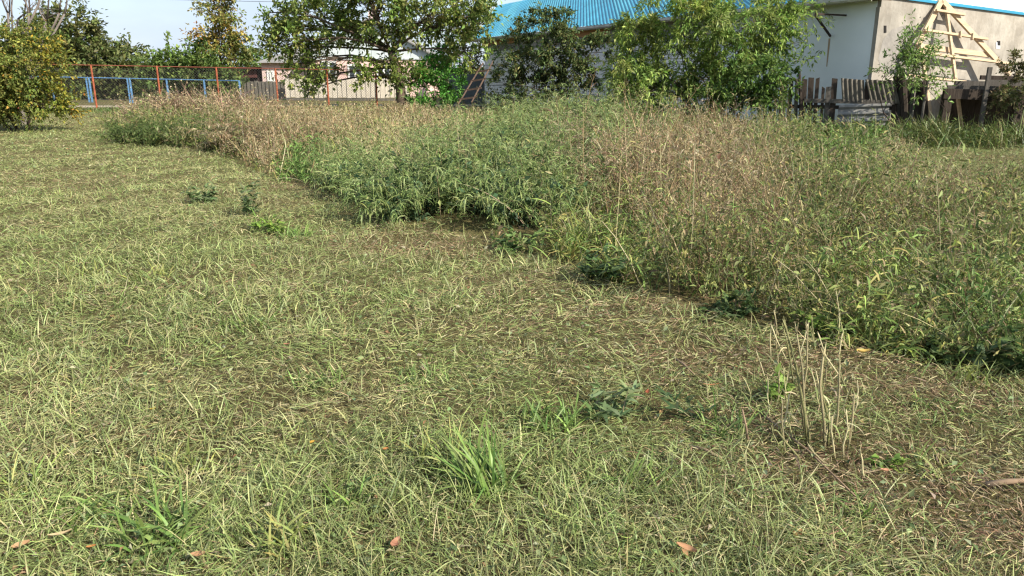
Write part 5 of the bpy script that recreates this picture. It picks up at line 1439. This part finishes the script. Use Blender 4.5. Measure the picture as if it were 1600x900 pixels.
# ---- single dry stalks leaning out of the weeds
m_st3 = mat_plain('pale_dry_stem', (0.46, 0.40, 0.24), 0.8, 0.3, 12, spec=0.2)
for (x0, y0, x1, y1, w, lb) in ((1312, 522, 1200, 395, 2.6, 'long pale stem leaning left over the stubble side of the weeds'),
                                (1318, 520, 1255, 400, 2.4, 'pale stem crossing beside the long leaning one'),
                                (1548, 520, 1385, 425, 3.0, 'long straw coloured stem arching over the lobed dark plant'),
                                (1005, 458, 940, 345, 3.0, 'pale seeding stem leaning out over the yellow green grass'),
                                (1046, 470, 1036, 400, 2.4, 'upright thin stem at the weed edge beside the orange leaf'),
                                (1078, 400, 1086, 225, 2.0, 'tall thin dry stem rising through the brown seed heads'),
                                (1320, 330, 1345, 262, 2.2, 'short straight straw stem above the brown weeds'),
                                (1470, 390, 1462, 265, 2.0, 'thin upright straw stem in the dry right hand weeds'),
                                (1020, 270, 1045, 210, 3.2, 'pale flat grass head standing over the brown seed heads'),
                                (940, 275, 985, 225, 2.0, 'thin arching stem where green tassels meet brown seed heads'),
                                (745, 235, 715, 187, 2.2, 'dark thin stem poking above the green tassels'),
                                (835, 222, 856, 190, 2.2, 'dark thin stem leaning above the pale green weeds'),
                                (1420, 262, 1442, 222, 2.5, 'dark dry dock stem against the mown strip'),
                                (1475, 265, 1502, 222, 2.5, 'second dark dry dock stem against the mown strip')):
    a = ground(x0, min(max(y0 + 60, 250), 600)) if y0 < 450 else gpt(x0, y0)
    Y = a[1]
    b_ = atd(x1, y1, Y)
    a0 = atd(x0, y0, Y); 
    root = np.array([a0[0] + (a0[0] - b_[0]) * a0[2] / max(b_[2] - a0[2], 0.05) * 0.5, Y, 0.0]) if a0[2] > 0.05 else a0
    r0 = w / (F_PX / (Y + 0.3)) / 2 * 0.62
    dark = 'dark' in lb
    m = MB(); m.tube([root, root * 0.65 + b_ * 0.35 + np.array([0.01, 0, 0.035]), root * 0.3 + b_ * 0.7 + np.array([0.005, 0, 0.035]), b_], [r0, r0 * 0.9, r0 * 0.75, r0 * 0.5], 5)
    o = m.build('dry_stem', m_stick if dark else m_st3, smooth=True); tag(o, lb, 'stem')
    
# ---- heap of cut brush behind the left weeds
def brush():
    n_ = 2600
    px = rng.uniform(205, 425, n_); Y = rng.uniform(22.5, 26.5, n_)
    X = (px - 800) / F_PX * (Y * math.cos(PITCH) + 0.35)
    env = np.clip(1 - ((px - 320) / 125) ** 2, 0.1, 1)
    B = np.stack([X, Y, rng.random(n_) * 0.55 * env], 1)
    c = pick([(0.22, 0.15, 0.10), (0.30, 0.22, 0.15), (0.16, 0.09, 0.07), (0.36, 0.28, 0.18)], n_, 0.2)
    ch, P = strands(B, np.where(rng.random(n_) < 0.7, rng.choice([0.1, 3.0], n_) + rng.normal(0, 0.4, n_), rng.uniform(0, 6.28, n_)), rng.normal(0.35, 0.35, n_), rng.normal(0.2, 0.4, n_), rng.uniform(0.3, 1.1, n_), rng.uniform(0.012, 0.026, n_), c, S=3, curl=0.4)
    q, ix, t = along(P, 5, 0.2, 1); k_ = len(q)
    A = rng.normal(0, 1, (k_, 3)); s_ = rng.uniform(0.04, 0.09, k_)
    o = mesh_np('brush_heap', [ch, leaves(q, A, s_, s_ * 0.4, pick(PAL_DRY, k_, 0.2))], STRAW, kind='stuff')
    tag(o, 'heap of dry brown brushwood behind the dark green weeds', 'brushwood')
brush()

# ---- weed clumps that bulge over the mown edge
def clump(px, py, r_, h, nst, ntas, pal, palleaf, label, out_az=3.9, lean=0.5):
    g = gpt(px, py)
    t = thing('weed_clump', label, 'weed clump', g)
    B = np.tile(g, (nst, 1)) + np.clip(rng.normal(0, 0.45, (nst, 3)), -0.7, 0.7) * r_ * np.array([1, 1, 0]); B[:, 2] -= 0.01
    az = np.where(rng.random(nst) < lean, out_az + rng.normal(0, 0.8, nst), rng.uniform(0, 6.28, nst))
    c, P = strands(B, az, rng.uniform(0.8, 1.5, nst), rng.uniform(0.5, 1.7, nst), h * rng.uniform(0.7, 1.7, nst), 0.008, pick(PAL_STEM, nst), S=5)
    mesh_np('stems', [c], BLADE, t)
    q, ix, tt = along(P, ntas, 0.5, 1.0); n_ = len(q)
    sub = az[ix] + rng.normal(0, 1.2, n_)
    c1, P2 = strands(q, sub, rng.uniform(-0.2, 1.0, n_), rng.uniform(1.0, 2.4, n_), rng.uniform(0.08, 0.2, n_), rng.uniform(0.006, 0.011, n_), pick(pal, n_, 0.2), S=4)
    q2, ix2, tt = along(P2, 3, 0.2, 1.0); k_ = len(q2)
    A = rng.normal(0, 1, (k_, 3)); A[:, 2] -= 0.5; s_ = rng.uniform(0.015, 0.035, k_)
    mesh_np('tassels', [c1, leaves(q2, A, s_, s_ * 0.3, pick(pal, k_, 0.2))], LEAF, t)
    q, ix, tt = along(P, 14, 0.03, 0.75); n_ = len(q)
    A = rng.normal(0, 1, (n_, 3)); A[:, 2] -= 0.3; s_ = rng.uniform(0.04, 0.10, n_)
    mesh_np('leaves', [leaves(q, A, s_, s_ * 0.5, pick(palleaf, n_, 0.2))], LEAF, t)
PAL_GD = [(0.10, 0.145, 0.04), (0.14, 0.19, 0.055), (0.075, 0.11, 0.03)]
PAL_CLEAF = [(0.06, 0.11, 0.05), (0.09, 0.15, 0.07), (0.045, 0.08, 0.035)]
for a in ((640, 338, 0.30, 0.52, 60, 22, PAL_DROOP, PAL_CLEAF, 'bushy pale green weed clump with drooping tassels overhanging the mown edge'),
          (700, 318, 0.40, 0.66, 70, 20, PAL_DROOP, PAL_CLEAF, 'tall bushy green weed clump behind the overhanging one'),
          (770, 330, 0.40, 0.6, 60, 18, PAL_DROOP, PAL_CLEAF, 'dark hearted green weed clump beside the yellow green grass'),
          (590, 305, 0.45, 0.5, 60, 18, PAL_DROOP, PAL_CLEAF, 'soft pale weed clump where low weeds meet the drooping tassels'),
          (380, 238, 0.5, 0.72, 60, 18, PAL_DRY, PAL_DRY, 'arching brown dried weed clump at the corner of the mown grass'),
          (225, 221, 0.7, 0.42, 70, 18, PAL_GD, PAL_GD, 'dark green weed clump at the far end of the mown grass'),
          (285, 224, 0.8, 0.5, 80, 18, PAL_GD, PAL_GD, 'wide dark green weed clump in front of the brushwood heap'),
          (335, 226, 0.7, 0.5, 70, 18, PAL_GD, PAL_GD, 'dark green weed clump touching the arching brown one'),
          (975, 300, 0.55, 0.85, 60, 16, PAL_DRY, PAL_DRY, 'tall brown seeding weed clump behind the yellow green grass'),
          (1090, 330, 0.5, 0.75, 60, 16, PAL_DRY, PAL_DRY, 'tan brittle weed clump around the tall thin dry stem'),
          (820, 290, 0.6, 0.85, 60, 18, PAL_DROOP, PAL_CLEAF, 'tallest pale green tasselled weed clump in the middle of the belt'),
          (440, 240, 0.7, 0.62, 70, 18, PAL_DRY, PAL_DRY, 'rounded brown dried weed clump behind the low bright weeds'),
          (830, 350, 0.32, 0.5, 50, 16, PAL_DROOP, PAL_CLEAF, 'ragged green weed clump against the left of the yellow green grass')):
    clump(*a)
